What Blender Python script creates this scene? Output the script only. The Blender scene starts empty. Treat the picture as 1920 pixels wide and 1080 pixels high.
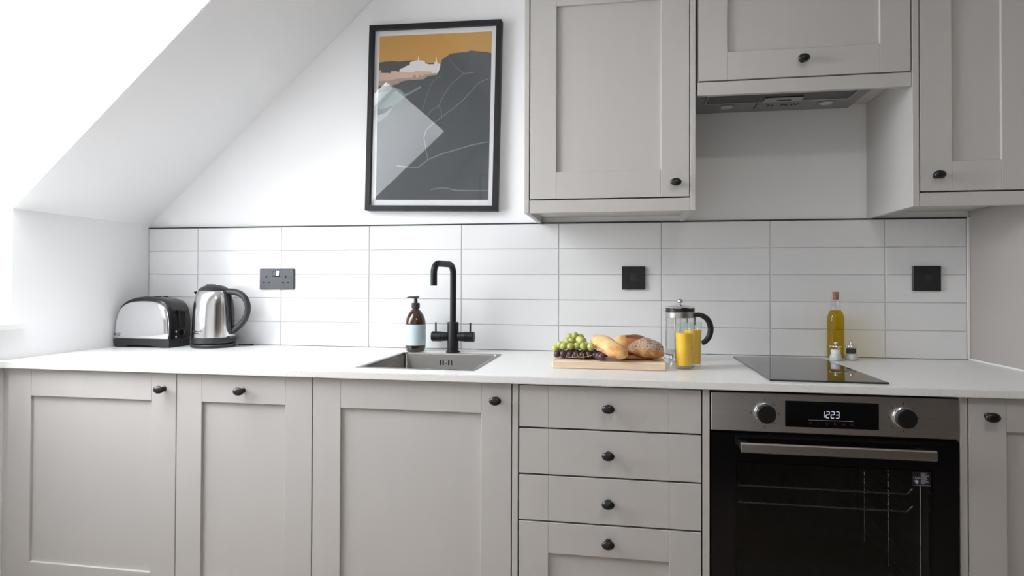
import bpy, bmesh, math, random
from mathutils import Vector, Matrix
from mathutils.geometry import tessellate_polygon
random.seed(7)
PI = math.pi
SC = bpy.context.scene
COL = SC.collection

SKY0 = 1.05
# ------------------------------------------------------------------ camera
F_PX, YAW, PITCH, ROLL = 1180.25, 0.16981, 0.01189, 0.00334
cd = bpy.data.cameras.new('camera'); cam = bpy.data.objects.new('camera', cd); COL.objects.link(cam)
cd.sensor_fit = 'HORIZONTAL'; cd.sensor_width = 36.0
cd.lens = F_PX / 1920 * 36.0
cd.shift_y = (518.3 - 540) / 1920
cd.clip_start = 0.05
cy_, sy_, cp_, sp_, cr_, sr_ = math.cos(YAW), math.sin(YAW), math.cos(PITCH), math.sin(PITCH), math.cos(ROLL), math.sin(ROLL)
fw = Vector((-sy_, cy_, 0)); rt = Vector((cy_, sy_, 0)); up = Vector((0, 0, 1))
f2 = fw * cp_ + up * sp_; u2 = up * cp_ - fw * sp_
r3 = rt * cr_ + u2 * sr_; u3 = u2 * cr_ - rt * sr_
m = Matrix((r3, u3, -f2)).transposed().to_4x4(); m.translation = (0.0513, -2.4077, 1.1671)
cam.matrix_world = m
SC.camera = cam

# ------------------------------------------------------------------ world, exposure
SC.view_settings.view_transform = 'Standard'
SC.view_settings.look = 'None'
SC.view_settings.gamma = 1.0
SC.view_settings.use_curve_mapping = False
SC.view_settings.exposure = 0.0
wd = bpy.data.worlds.new('overcast_sky'); SC.world = wd; wd.use_nodes = True
bg = wd.node_tree.nodes['Background']
bg.inputs[1].default_value = 15.8
wn, wl = wd.node_tree.nodes, wd.node_tree.links
# overcast sky: zenith about three times as bright as the horizon, dull ground below
wtc = wn.new('ShaderNodeTexCoord'); wsx = wn.new('ShaderNodeSeparateXYZ'); wrp = wn.new('ShaderNodeValToRGB')
wl.new(wtc.outputs['Generated'], wsx.inputs[0]); wl.new(wsx.outputs['Z'], wrp.inputs[0])
e_ = wrp.color_ramp.elements
e_[0].position = 0.0; e_[0].color = (SKY0 * .95, SKY0 * .98, SKY0 * 1.02, 1); e_[1].position = 1.0; e_[1].color = (0.95, 0.98, 1.02, 1)
wl.new(wrp.outputs[0], bg.inputs[0])
SC.cycles.max_bounces = 14; SC.cycles.diffuse_bounces = 7; SC.cycles.glossy_bounces = 6
SC.cycles.transparent_max_bounces = 24; SC.cycles.transmission_bounces = 8

# roof slope geometry shared by the light portals and the shell
XL = -1.953                      # knee wall
ZK = 1.414                       # top of knee wall
SL = 0.8956
TH = math.atan(SL)
SV = Vector((math.cos(TH), 0, math.sin(TH))); NV = Vector((-math.sin(TH), 0, math.cos(TH)))
SA = Vector((XL, 0, ZK))
WY0, WY1 = -1.66, -0.615         # window opening along the wall
def portal(name, loc, xax, yax, sx, sy, nrm):
    l = bpy.data.lights.new(name, 'AREA'); l.shape = 'RECTANGLE'; l.size = sx; l.size_y = sy
    l.cycles.is_portal = True
    o = bpy.data.objects.new(name, l); COL.objects.link(o)
    mm = Matrix((xax, yax, -nrm)).transposed().to_4x4(); mm.translation = loc
    o.matrix_world = mm
pc = SA + SV * 0.57 + NV * 0.42 + Vector((0, (WY0 + WY1) / 2, 0))
portal('roof_window_portal', pc, Vector((0, 1, 0)), Vector((0, 1, 0)).cross(NV) , 1.04, 1.36, NV * -1)
portal('wall_window_portal', Vector((-2.36, (WY0 + WY1) / 2, 1.33)), Vector((0, 1, 0)), Vector((0, 0, 1)), 1.04, 0.62, Vector((1, 0, 0)))

# ------------------------------------------------------------------ materials
MATS = {}
def lin(c):
    return tuple(((v / 255) / 12.92 if v / 255 <= 0.04045 else ((v / 255 + 0.055) / 1.055) ** 2.4) for v in c)
def mat(name, col, rough=0.5, metal=0.0, noise=0.0, nscale=20.0, bump=0.0, bscale=60.0, stretch=(1, 1, 1), coat=0.0,
        sss=0.0, spec=0.5, rand=0.0, col2=None, emit=None, aniso=0.0):
    m = bpy.data.materials.new(name); m.use_nodes = True
    nt = m.node_tree; N = nt.nodes; L = nt.links
    b = N['Principled BSDF']
    b.inputs['Roughness'].default_value = rough; b.inputs['Metallic'].default_value = metal
    b.inputs['Specular IOR Level'].default_value = spec
    b.inputs['Coat Weight'].default_value = coat
    if sss:
        b.inputs['Subsurface Weight'].default_value = sss; b.inputs['Subsurface Radius'].default_value = (1, .6, .3)
        b.inputs['Subsurface Scale'].default_value = 0.008
    tc = N.new('ShaderNodeTexCoord'); mp = N.new('ShaderNodeMapping'); mp.inputs['Scale'].default_value = stretch
    L.new(tc.outputs['Object'], mp.inputs[0])
    c = (*col, 1)
    b.inputs['Base Color'].default_value = c
    n = N.new('ShaderNodeTexNoise'); n.inputs['Scale'].default_value = nscale; n.inputs['Detail'].default_value = 4
    L.new(mp.outputs[0], n.inputs['Vector'])
    if noise or col2 or rand:
        mx = N.new('ShaderNodeMix'); mx.data_type = 'RGBA'
        mx.inputs[6].default_value = c
        mx.inputs[7].default_value = (*(col2 or tuple(v * (1 - noise) for v in col)), 1)
        rp = N.new('ShaderNodeMapRange'); rp.inputs[1].default_value = 0.35; rp.inputs[2].default_value = 0.65
        L.new(n.outputs['Fac'], rp.inputs[0]); L.new(rp.outputs[0], mx.inputs[0])
        out = mx.outputs[2]
        if rand:
            oi = N.new('ShaderNodeObjectInfo'); hs = N.new('ShaderNodeHueSaturation')
            r2 = N.new('ShaderNodeMapRange'); r2.inputs[3].default_value = 1 - rand; r2.inputs[4].default_value = 1 + rand * .4
            L.new(oi.outputs['Random'], r2.inputs[0]); L.new(r2.outputs[0], hs.inputs['Value'])
            L.new(out, hs.inputs['Color']); out = hs.outputs[0]
        L.new(out, b.inputs['Base Color'])
    if bump:
        n2 = N.new('ShaderNodeTexNoise'); n2.inputs['Scale'].default_value = bscale; n2.inputs['Detail'].default_value = 3
        L.new(mp.outputs[0], n2.inputs['Vector'])
        bp = N.new('ShaderNodeBump'); bp.inputs['Strength'].default_value = bump; bp.inputs['Distance'].default_value = 0.002
        L.new(n2.outputs['Fac'], bp.inputs['Height']); L.new(bp.outputs[0], b.inputs['Normal'])
    if emit:
        b.inputs['Emission Color'].default_value = (*emit[0], 1); b.inputs['Emission Strength'].default_value = emit[1]
    MATS[name] = m
    return m
def thin_glass(name, tint=(1, 1, 1), ior=1.45, rough=0.0, gain=1.0):
    m = bpy.data.materials.new(name); m.use_nodes = True
    nt = m.node_tree; N = nt.nodes; L = nt.links
    N.remove(N['Principled BSDF'])
    t = N.new('ShaderNodeBsdfTransparent'); t.inputs[0].default_value = (*tint, 1)
    g = N.new('ShaderNodeBsdfGlossy'); g.inputs['Roughness'].default_value = rough
    lw = N.new('ShaderNodeLayerWeight'); lw.inputs['Blend'].default_value = 0.5
    pw = N.new('ShaderNodeMath'); pw.operation = 'POWER'; pw.inputs[1].default_value = 5.0
    f0 = ((ior - 1) / (ior + 1)) ** 2
    fr = N.new('ShaderNodeMath'); fr.operation = 'MULTIPLY_ADD'; fr.inputs[1].default_value = 1 - f0; fr.inputs[2].default_value = f0
    L.new(lw.outputs['Facing'], pw.inputs[0]); L.new(pw.outputs[0], fr.inputs[0])
    mul = N.new('ShaderNodeMath'); mul.operation = 'MULTIPLY'; mul.inputs[1].default_value = gain; mul.use_clamp = True
    x = N.new('ShaderNodeMixShader')
    L.new(fr.outputs[0], mul.inputs[0]); L.new(mul.outputs[0], x.inputs[0]); L.new(t.outputs[0], x.inputs[1]); L.new(g.outputs[0], x.inputs[2])
    L.new(x.outputs[0], N['Material Output'].inputs[0])
    MATS[name] = m
    return m

M_WALL = mat('white_wall_paint', (0.845, 0.845, 0.85), 0.75, noise=0.01, nscale=3, bump=0.05, bscale=180)
M_CEIL = mat('white_ceiling_paint', (0.845, 0.845, 0.85), 0.85, noise=0.01, nscale=2, bump=0.05, bscale=150)
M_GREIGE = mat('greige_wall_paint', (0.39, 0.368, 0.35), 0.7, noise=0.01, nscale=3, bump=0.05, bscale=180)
M_CAB = mat('greige_cabinet_paint', (0.505, 0.485, 0.467), 0.42, noise=0.015, nscale=6, bump=0.06, bscale=50, stretch=(3, 3, .3))
M_CARC = mat('dark_cabinet_shadow_gap', (0.02, 0.019, 0.018), 0.7, noise=0.1)
M_UNDER = mat('cabinet_underside_board', (0.60, 0.57, 0.53), 0.55, noise=0.02)
M_TILE = mat('white_glazed_tile', (0.745, 0.745, 0.75), 0.22, noise=0.02, nscale=4, bump=0.06, bscale=9, rand=0.03, stretch=(1, 1, 3))
M_GROUT = mat('grey_grout', (0.62, 0.62, 0.62), 0.9, noise=0.05)
M_TRIMB = mat('dark_tile_trim', (0.03, 0.03, 0.03), 0.5, noise=0.1)
M_BEAD = mat('white_sealant', (0.8, 0.8, 0.79), 0.5, noise=0.02)
M_FLOOR = mat('oak_floor', (0.32, 0.25, 0.19), 0.5, col2=(0.25, 0.19, 0.14), nscale=6, stretch=(1, 8, 1), bump=0.1)
M_BLACK = mat('satin_black', (0.012, 0.012, 0.013), 0.38, noise=0.1, nscale=40)
M_KNOB = mat('black_cast_knob', (0.01, 0.01, 0.011), 0.33, noise=0.2, nscale=80, bump=0.1, bscale=250)
M_TAP = mat('matt_black_tap', (0.010, 0.010, 0.012), 0.42, spec=0.3, noise=0.1, nscale=60, bump=0.03, bscale=400)
M_PLATE = mat('black_plate_plastic', (0.008, 0.008, 0.009), 0.4, noise=0.1)
M_SOCK = mat('anthracite_plate', (0.055, 0.057, 0.066), 0.4, metal=0.2, noise=0.05)
M_HOLE = mat('black_recess', (0.003, 0.003, 0.003), 0.8, noise=0.1)
M_CHROME = mat('polished_chrome', (0.80, 0.80, 0.81), 0.06, metal=1.0, noise=0.01)
M_KETTLE = mat('polished_kettle_steel', (0.78, 0.78, 0.79), 0.15, metal=1.0, noise=0.01)
M_STEEL = mat('brushed_steel', (0.50, 0.49, 0.48), 0.32, metal=1.0, noise=0.06, nscale=60, stretch=(.1, 1, 6), bump=0.03, bscale=150)
M_OVSTEEL = mat('oven_steel', (0.56, 0.55, 0.545), 0.36, metal=1.0, noise=0.06, nscale=60, stretch=(.1, 1, 6))
M_SINK = mat('sink_steel', (0.27, 0.258, 0.245), 0.27, metal=1.0, noise=0.05, nscale=50, stretch=(1, 1, 5))
M_HOOD = mat('hood_grey_metal', (0.30, 0.305, 0.305), 0.42, metal=0.6, noise=0.05, nscale=30)
M_MESH = mat('hood_filter_grille', (0.17, 0.17, 0.165), 0.5, metal=0.7, noise=0.4, nscale=200)
M_LAMP = mat('hood_lamp_lens', (0.62, 0.63, 0.66), 0.25, noise=0.05)
M_OVBLK = mat('black_oven_glass', (0.004, 0.004, 0.005), 0.05, noise=0.05, spec=0.35)
M_HOB = mat('black_hob_glass', (0.006, 0.006, 0.007), 0.03, noise=0.05, spec=0.8, coat=0.12)
M_CAV = mat('oven_enamel', (0.05, 0.05, 0.052), 0.35, noise=0.3, nscale=30)
M_RACK = mat('rack_chrome', (0.75, 0.75, 0.75), 0.25, metal=1.0, noise=0.02)
M_LED = mat('white_led_digit', (0.1, 0.1, 0.1), 0.5, noise=0.02, emit=((0.80, 0.80, 1.0), 0.75))
M_PRINTG = mat('pale_print', (0.42, 0.42, 0.45), 0.6, noise=0.02)
M_MARK = mat('dark_print_mark', (0.03, 0.03, 0.03), 0.6, noise=0.02)
M_MARKG = mat('grey_print_mark', (0.10, 0.10, 0.11), 0.6, noise=0.02)
M_STICK = mat('dark_sticker', (0.010, 0.010, 0.018), 0.4, noise=0.02)
M_PLASTD = mat('charcoal_plastic', (0.022, 0.022, 0.024), 0.4, noise=0.08, nscale=30)
M_PLASTB = mat('gloss_black_plastic', (0.012, 0.012, 0.013), 0.22, noise=0.08, nscale=30)
M_BROWN = mat('amber_bottle_glass', (0.055, 0.02, 0.008), 0.06, noise=0.3, nscale=12, col2=(0.03, 0.01, 0.005), coat=0.4)
M_LABEL = mat('pale_blue_label', (0.52, 0.65, 0.70), 0.6, noise=0.01)
M_LTEXT = mat('label_faint_print', (0.45, 0.57, 0.62), 0.6, noise=0.02)
M_OIL = thin_glass('olive_oil', (0.80, 0.66, 0.03), 1.25, 0.02, 0.5)
M_GLASS = thin_glass('clear_glass', (0.975, 0.985, 0.98), 1.42)
M_PANE = thin_glass('window_pane', (0.98, 0.985, 0.98), 1.45)
M_PICG = thin_glass('picture_glass', (0.97, 0.97, 0.97), 1.5, 0.015, 1.3)
M_OVWIN = thin_glass('tinted_oven_window', (0.80, 0.80, 0.81), 1.4, 0.01, 0.8)
M_CORK = mat('cork', (0.42, 0.20, 0.12), 0.9, noise=0.4, nscale=150, bump=0.3, bscale=200)
M_JUICE = mat('orange_juice', (0.95, 0.56, 0.035), 0.35, noise=0.05, nscale=30, sss=0.4, col2=(0.98, 0.61, 0.05))
M_ACRYL = mat('frosted_acrylic', (0.66, 0.67, 0.68), 0.15, noise=0.1, nscale=120)
M_SALT = mat('white_salt', (0.82, 0.82, 0.83), 0.8, noise=0.1, nscale=300)
M_PEPPER = mat('black_peppercorns', (0.03, 0.022, 0.02), 0.6, noise=0.6, nscale=300)
M_WOOD = mat('pale_beech', (0.78, 0.64, 0.48), 0.55, col2=(0.68, 0.52, 0.36), nscale=14, stretch=(.7, 8, 14), bump=0.05)
M_GRG = mat('green_grape_skin', (0.53, 0.55, 0.17), 0.32, sss=0.4, noise=0.2, nscale=60, rand=0.2, col2=(0.42, 0.46, 0.11))
M_GRR = mat('red_grape_skin', (0.055, 0.022, 0.032), 0.38, noise=0.5, nscale=60, rand=0.3, col2=(0.09, 0.04, 0.055))
M_STEM = mat('grape_stem', (0.50, 0.36, 0.20), 0.7, noise=0.3, nscale=150)
M_STEMG = mat('green_grape_stem', (0.34, 0.34, 0.12), 0.7, noise=0.3, nscale=150)
M_CRUST = mat('golden_crust', (0.80, 0.57, 0.28), 0.6, col2=(0.56, 0.27, 0.08), nscale=20, bump=1.0, bscale=90)
M_CRUSTD = mat('dark_crust', (0.50, 0.22, 0.065), 0.55, col2=(0.22, 0.07, 0.025), nscale=22, bump=0.4, bscale=60)
M_CRUSTX = mat('burnt_crust', (0.14, 0.055, 0.025), 0.5, col2=(0.30, 0.12, 0.04), nscale=40, bump=0.5, bscale=90)
M_CRUSTS = mat('seeded_crust', (0.62, 0.35, 0.13), 0.65, col2=(0.36, 0.15, 0.045), nscale=55, bump=1.0, bscale=130)
M_CRUMB = mat('pale_crumb', (0.74, 0.43, 0.20), 0.8, col2=(0.45, 0.18, 0.06), nscale=55, bump=0.5, bscale=120)
M_SEED = mat('pale_seeds', (0.66, 0.58, 0.54), 0.7, noise=0.3, nscale=200, rand=0.2)
M_SEEDD = mat('dark_seeds', (0.16, 0.11, 0.10), 0.7, noise=0.3, nscale=200)
M_FRAME = mat('black_picture_frame', (0.014, 0.014, 0.016), 0.5, spec=0.3, noise=0.15, nscale=40, stretch=(1, 1, 1))
M_MOUNT = mat('white_mount_card', (0.84, 0.84, 0.86), 0.8, noise=0.01)
M_WHITEF = mat('white_window_paint', (0.82, 0.82, 0.82), 0.4, noise=0.01)
P_OR = mat('print_orange', (0.60, 0.32, 0.055), 0.7, noise=0.01)
P_FAR = mat('print_far_hill', (0.055, 0.055, 0.06), 0.7, noise=0.01)
P_WH = mat('print_white', (0.80, 0.78, 0.78), 0.7, noise=0.01)
P_BE = mat('print_beige', (0.66, 0.47, 0.36), 0.7, noise=0.01)
P_TA = mat('print_taupe', (0.40, 0.31, 0.26), 0.7, noise=0.01)
P_HI = mat('print_slate', (0.058, 0.066, 0.075), 0.7, noise=0.01)
P_TE = mat('print_teal', (0.22, 0.29, 0.29), 0.7, noise=0.01)
P_LI = mat('print_line', (0.20, 0.23, 0.245), 0.7, noise=0.01)
# golden at one end, deep orange brown at the other
M_ROLLB = mat('two_tone_crust', (0.78, 0.52, 0.22), 0.6, col2=(0.45, 0.17, 0.045), nscale=30, bump=0.5, bscale=80)
nt = M_ROLLB.node_tree
_mr = [n for n in nt.nodes if n.type == 'MAP_RANGE'][0]; _tc = [n for n in nt.nodes if n.type == 'TEX_COORD'][0]; _nz = [n for n in nt.nodes if n.type == 'TEX_NOISE'][0]
_sx = nt.nodes.new('ShaderNodeSeparateXYZ'); _ma = nt.nodes.new('ShaderNodeMath'); _ma.operation = 'MULTIPLY_ADD'; _ma.inputs[1].default_value = 0.045
nt.links.new(_tc.outputs['Object'], _sx.inputs[0]); nt.links.new(_nz.outputs['Fac'], _ma.inputs[0]); nt.links.new(_sx.outputs['X'], _ma.inputs[2])
nt.links.new(_ma.outputs[0], _mr.inputs[0]); _mr.inputs[1].default_value = -.012; _mr.inputs[2].default_value = .016
# quartz: white with small grey flecks
M_QUARTZ = mat('white_quartz', (0.78, 0.775, 0.765), 0.30, noise=0.02)
nt = M_QUARTZ.node_tree; N = nt.nodes; L = nt.links
vor = N.new('ShaderNodeTexVoronoi'); vor.inputs['Scale'].default_value = 320
tcq = N.new('ShaderNodeTexCoord'); L.new(tcq.outputs['Object'], vor.inputs['Vector'])
rmp = N.new('ShaderNodeValToRGB'); rmp.color_ramp.elements[0].position = 0.10; rmp.color_ramp.elements[1].position = 0.25
rmp.color_ramp.elements[0].color = (0.50, 0.49, 0.48, 1); rmp.color_ramp.elements[1].color = (0.79, 0.785, 0.78, 1)
nq = N.new('ShaderNodeTexNoise'); nq.inputs['Scale'].default_value = 90; L.new(tcq.outputs['Object'], nq.inputs['Vector'])
ad = N.new('ShaderNodeMath'); ad.operation = 'ADD'; sb = N.new('ShaderNodeMath'); sb.operation = 'MULTIPLY_ADD'
sb.inputs[1].default_value = 1.2; sb.inputs[2].default_value = -0.5
L.new(nq.outputs['Fac'], sb.inputs[0]); L.new(sb.outputs[0], ad.inputs[0]); L.new(vor.outputs['Distance'], ad.inputs[1])
L.new(ad.outputs[0], rmp.inputs[0]); L.new(rmp.outputs[0], N['Principled BSDF'].inputs['Base Color'])

# ------------------------------------------------------------------ mesh helpers
class MB:
    """collects shapes in world coordinates; build() links them as one mesh object"""
    def __init__(s): s.bm = bmesh.new()
    def box(s, x0, x1, y0, y1, z0, z1, bev=0.0, seg=1, mi=0):
        r = bmesh.ops.create_cube(s.bm, size=1)
        vs = r['verts']
        for v in vs:
            v.co = Vector(((x0 + x1) / 2 + v.co.x * (x1 - x0), (y0 + y1) / 2 + v.co.y * (y1 - y0), (z0 + z1) / 2 + v.co.z * (z1 - z0)))
        fs = {f for v in vs for f in v.link_faces}
        for f in fs: f.material_index = mi
        if bev:
            es = list({e for v in vs for e in v.link_edges})
            bmesh.ops.bevel(s.bm, geom=es, offset=bev, segments=seg, affect='EDGES', profile=0.5)
        return s
    def face(s, pts, mi=0):
        f = s.bm.faces.new([s.bm.verts.new(p) for p in pts]); f.material_index = mi
        return f
    def prism(s, poly, axis, a, b, mi=0, bev=0.0):
        """poly: 2D points; axis 'y': (x,z) extruded in y; 'x': (y,z) along x; 'z': (x,y) along z"""
        def P(p, t):
            return {'y': (p[0], t, p[1]), 'x': (t, p[0], p[1]), 'z': (p[0], p[1], t)}[axis]
        A = [s.bm.verts.new(P(p, a)) for p in poly]; B = [s.bm.verts.new(P(p, b)) for p in poly]
        fs = [s.bm.faces.new(A), s.bm.faces.new(B[::-1])]
        n = len(poly)
        for i in range(n): fs.append(s.bm.faces.new([A[i], B[i], B[(i + 1) % n], A[(i + 1) % n]]))
        for f in fs: f.material_index = mi
        if bev:
            es = list(fs[0].edges) + list(fs[1].edges)
            bmesh.ops.bevel(s.bm, geom=es, offset=bev, segments=1, affect='EDGES', profile=0.5)
        return s
    def loft(s, loops, cap0=True, cap1=True, close=True, mi=0):
        R = [[s.bm.verts.new(p) for p in l] for l in loops]
        n = len(R[0])
        for a, b in zip(R, R[1:]):
            for i in range(n if close else n - 1):
                f = s.bm.faces.new([a[i], a[(i + 1) % n], b[(i + 1) % n], b[i]]); f.material_index = mi
        if cap0: s.bm.faces.new(R[0][::-1]).material_index = mi
        if cap1: s.bm.faces.new(R[-1]).material_index = mi
        return s
    def lathe(s, prof, c, n=32, cap0=True, cap1=True, mi=0, sx=1.0, sy=1.0):
        """prof: (r, z) list, around vertical axis through c=(x,y)"""
        loops = [[(c[0] + r * sx * math.cos(2 * PI * i / n), c[1] + r * sy * math.sin(2 * PI * i / n), z) for i in range(n)] for r, z in prof]
        return s.loft(loops, cap0, cap1, mi=mi)
    def tube(s, pts, r, n=10, mi=0, flat=(1, 1), cap=True):
        pts = [Vector(p) for p in pts]
        rs = r if isinstance(r, (list, tuple)) else [r] * len(pts)
        loops = []; prev = None
        for i, p in enumerate(pts):
            t = (pts[min(i + 1, len(pts) - 1)] - pts[max(i - 1, 0)]).normalized()
            if prev is None:
                a = Vector((0, 1, 0)) if abs(t.y) < 0.9 else Vector((1, 0, 0))
                u = (a - t * a.dot(t)).normalized()
            else:
                u = (prev - t * prev.dot(t)).normalized()
            prev = u; w = t.cross(u)
            loops.append([p + u * (rs[i] * flat[0] * math.cos(2 * PI * k / n)) + w * (rs[i] * flat[1] * math.sin(2 * PI * k / n)) for k in range(n)])
        return s.loft(loops, cap, cap, mi=mi)
    def sphere(s, c, r, sub=2, sc=(1, 1, 1), mi=0):
        q = bmesh.ops.create_icosphere(s.bm, subdivisions=sub, radius=r)
        for v in q['verts']: v.co = Vector((c[0] + v.co.x * sc[0], c[1] + v.co.y * sc[1], c[2] + v.co.z * sc[2]))
        for f in {f for v in q['verts'] for f in v.link_faces}: f.material_index = mi
        return s
    def build(s, name, mt, parent=None, org=(0, 0, 0), smooth=25, label=None, kind=None):
        bm = s.bm
        bmesh.ops.recalc_face_normals(bm, faces=bm.faces[:])
        me = bpy.data.meshes.new(name)
        o = Vector(org)
        for v in bm.verts: v.co -= o
        bm.to_mesh(me); bm.free()
        for mm in (mt if isinstance(mt, (list, tuple)) else [mt]): me.materials.append(mm)
        if smooth:
            me.shade_smooth(); me.set_sharp_from_angle(angle=math.radians(smooth))
        ob = bpy.data.objects.new(name, me); COL.objects.link(ob)
        if parent: ob.parent = parent
        else: ob.location = o
        if label: ob['label'] = label
        if kind: ob['kind'] = kind
        return ob

def smooth_path(pts, rad=None, k=4):
    """Catmull-Rom points between the given ones (and radii with them)"""
    P = [tuple(p) + ((rad[i],) if rad else ()) for i, p in enumerate(pts)]
    out = []
    for i in range(len(P) - 1):
        a, b, c, d = P[max(i - 1, 0)], P[i], P[i + 1], P[min(i + 2, len(P) - 1)]
        for j in range(k):
            t = j / k
            out.append(tuple(.5 * (2 * b[q] + (c[q] - a[q]) * t + (2 * a[q] - 5 * b[q] + 4 * c[q] - d[q]) * t * t + (3 * b[q] - a[q] - 3 * c[q] + d[q]) * t ** 3) for q in range(len(b))))
    out.append(P[-1])
    return ([o[:3] for o in out], [o[3] for o in out]) if rad else out
class Thing:
    def __init__(s, name, label, cat, loc, group=None):
        s.o = bpy.data.objects.new(name, None); COL.objects.link(s.o)
        s.o.empty_display_size = 0.05
        s.o.location = loc; s.org = Vector(loc)
        s.o['label'] = label; s.o['category'] = cat
        if group: s.o['group'] = group
    def part(s, name, mb, mt, parent=None, smooth=25, label=None, kind=None):
        return mb.build(name, mt, parent or s.o, s.org, smooth, label, kind)
def struct(name, mb, mt, smooth=25, org=(0, 0, 0)):
    o = mb.build(name, mt, None, org, smooth); o['kind'] = 'structure'; return o
def rrect(x0, x1, y0, y1, r, z, n=5):
    out = []
    for cx, cy, a0 in ((x1 - r, y1 - r, 0), (x0 + r, y1 - r, PI / 2), (x0 + r, y0 + r, PI), (x1 - r, y0 + r, 1.5 * PI)):
        for k in range(n + 1):
            a = a0 + PI / 2 * k / n
            out.append((cx + r * math.cos(a), cy + r * math.sin(a), z))
    return out
def text_mb(body, size, loc, ax, ay, thick=0.0004):
    """flat lettering as mesh, standing at loc with writing direction ax and up direction ay"""
    c = bpy.data.curves.new('lettering', 'FONT'); c.body = body; c.size = size; c.extrude = thick; c.resolution_u = 2
    t = bpy.data.objects.new('lettering', c); COL.objects.link(t)
    dg = bpy.context.evaluated_depsgraph_get(); dg.update()
    me = bpy.data.meshes.new_from_object(t.evaluated_get(dg))
    COL.objects.unlink(t); bpy.data.objects.remove(t); bpy.data.curves.remove(c)
    mb = MB(); mb.bm.from_mesh(me); bpy.data.meshes.remove(me)
    ax = Vector(ax).normalized(); ay = Vector(ay).normalized(); az = ax.cross(ay)
    M = Matrix((ax, ay, az)).transposed().to_4x4(); M.translation = loc
    bmesh.ops.transform(mb.bm, matrix=M, verts=mb.bm.verts[:])
    return mb

# ------------------------------------------------------------------ room shell
XR = 1.243; YN = -2.55; ZC = 2.42; YB = -4.6
def xz(v): return (v.x, v.z)
TS = 0.5
OUT = (XL - 0.45, ZK + 0.269)
A_ = xz(SA); B_ = (XL + (ZC - ZK) / SL, ZC); Bo = (B_[0] + NV.x * TS, B_[1] + NV.z * TS)
xc = -1.10; C_ = (xc, ZK + (xc - XL) * SL); Co = (C_[0] + NV.x * TS, C_[1] + NV.z * TS)
struct('floor', MB().box(XL - .45, 3.4, YB - .1, .11, -0.05, 0.0), M_FLOOR)
kb = MB()
for y0, y1 in ((WY1, 0.11), (YN - .1, WY0)):
    kb.prism([(XL, 0), A_, OUT, (OUT[0], 0)], 'y', y0, y1)
kb.box(OUT[0], XL, WY0, WY1, 0, 1.010)
struct('wall_left', kb, M_WALL)
cb = MB()
for y0, y1 in ((WY1, 0.11), (YN - .1, WY0)):
    cb.prism([A_, B_, Bo, OUT], 'y', y0, y1)
cb.prism([C_, B_, Bo, Co], 'y', WY0, WY1)
cb.prism([B_, (3.4, ZC), (3.4, ZC + .1), (B_[0], ZC + .1)], 'y', YB - .1, 0.11)
struct('ceiling', cb, M_CEIL)
wb = MB().prism([(XL, 0), (XR, 0), (XR, ZC), B_, A_], 'y', 0.010, 0.11)
wall_back = struct('wall_back', wb, M_WALL)
struct('wall_right', MB().box(XR, XR + .1, -.80, 0.11, 0, ZC), M_GREIGE)
XF = 3.3                         # unseen room widened past the return wall, so the right-hand fronts stay dimmer
struct('wall_return', MB().box(XR + .1, XF, -.80, -.70, 0, ZC), M_GREIGE)
struct('wall_far', MB().box(XF, XF + .1, YB, -.70, 0, ZC), M_GREIGE)
DX0, DX1 = -1.06, -.28
fb = MB()
fb.box(XL, DX0, YN - .1, YN, 0, ZC); fb.box(DX1, .42, YN - .1, YN, 0, ZC); fb.box(DX0, DX1, YN - .1, YN, 2.04, ZC)
struct('wall_front', fb, M_WALL)
struct('wall_side', MB().box(.32, .42, YB, YN - .1, 0, ZC), M_GREIGE)
struct('wall_rear', MB().box(.32, XF + .1, YB - .1, YB, 0, ZC), M_GREIGE)
d1 = struct('door_1', MB().box(DX0, DX1, YN - .06, YN - .02, 0, 2.04, .002), M_WHITEF)
for (x0, x1, z0, z1) in ((DX0 - .07, DX0, 0, 2.11), (DX1, DX1 + .07, 0, 2.11), (DX0, DX1, 2.04, 2.11)):
    MB().box(x0, x1, YN, YN + .02, z0, z1, .003).build('architrave', M_WHITEF, d1)

# roof window and the upright window below it
def slab(mb, s0, s1, n0, n1, y0, y1):
    c = [SA + SV * s + NV * n for s, n in ((s0, n0), (s1, n0), (s1, n1), (s0, n1))]
    return mb.prism([xz(v) for v in c], 'y', y0, y1)
smax = (xc - XL) / math.cos(TH)
w1 = struct('window_1', slab(MB(), -0.06, smax, .46, .468, WY0 + .05, WY1 - .05), M_PANE)
for s0, s1, y0, y1 in ((-.06, smax, WY0, WY0 + .06), (-.06, smax, WY1 - .06, WY1), (-.06, 0.0, WY0 + .06, WY1 - .06), (smax - .06, smax, WY0 + .06, WY1 - .06)):
    slab(MB(), s0, s1, .44, .50, y0, y1).build('window_frame', M_WHITEF, w1)
w2 = struct('window_2', MB().box(-2.382, -2.374, WY0 + .05, WY1 - .05, 1.07, 1.60), M_PANE)
for y0, y1, z0, z1 in ((WY0, WY0 + .06, 1.032, 1.64), (WY1 - .06, WY1, 1.032, 1.64), (WY0 + .06, WY1 - .06, 1.032, 1.092), (WY0 + .06, WY1 - .06, 1.58, 1.64)):
    MB().box(-2.40, -2.35, y0, y1, z0, z1).build('window_frame', M_WHITEF, w2)
MB().box(-2.403, XL + .022, WY0, WY1, 1.010, 1.031, .003).build('window_sill', M_WHITEF, w2)
MB().box(XL + .0005, XL + .022, WY1, WY1 + .036, 1.010, 1.031, .003).build('window_sill', M_WHITEF, w2)

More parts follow.
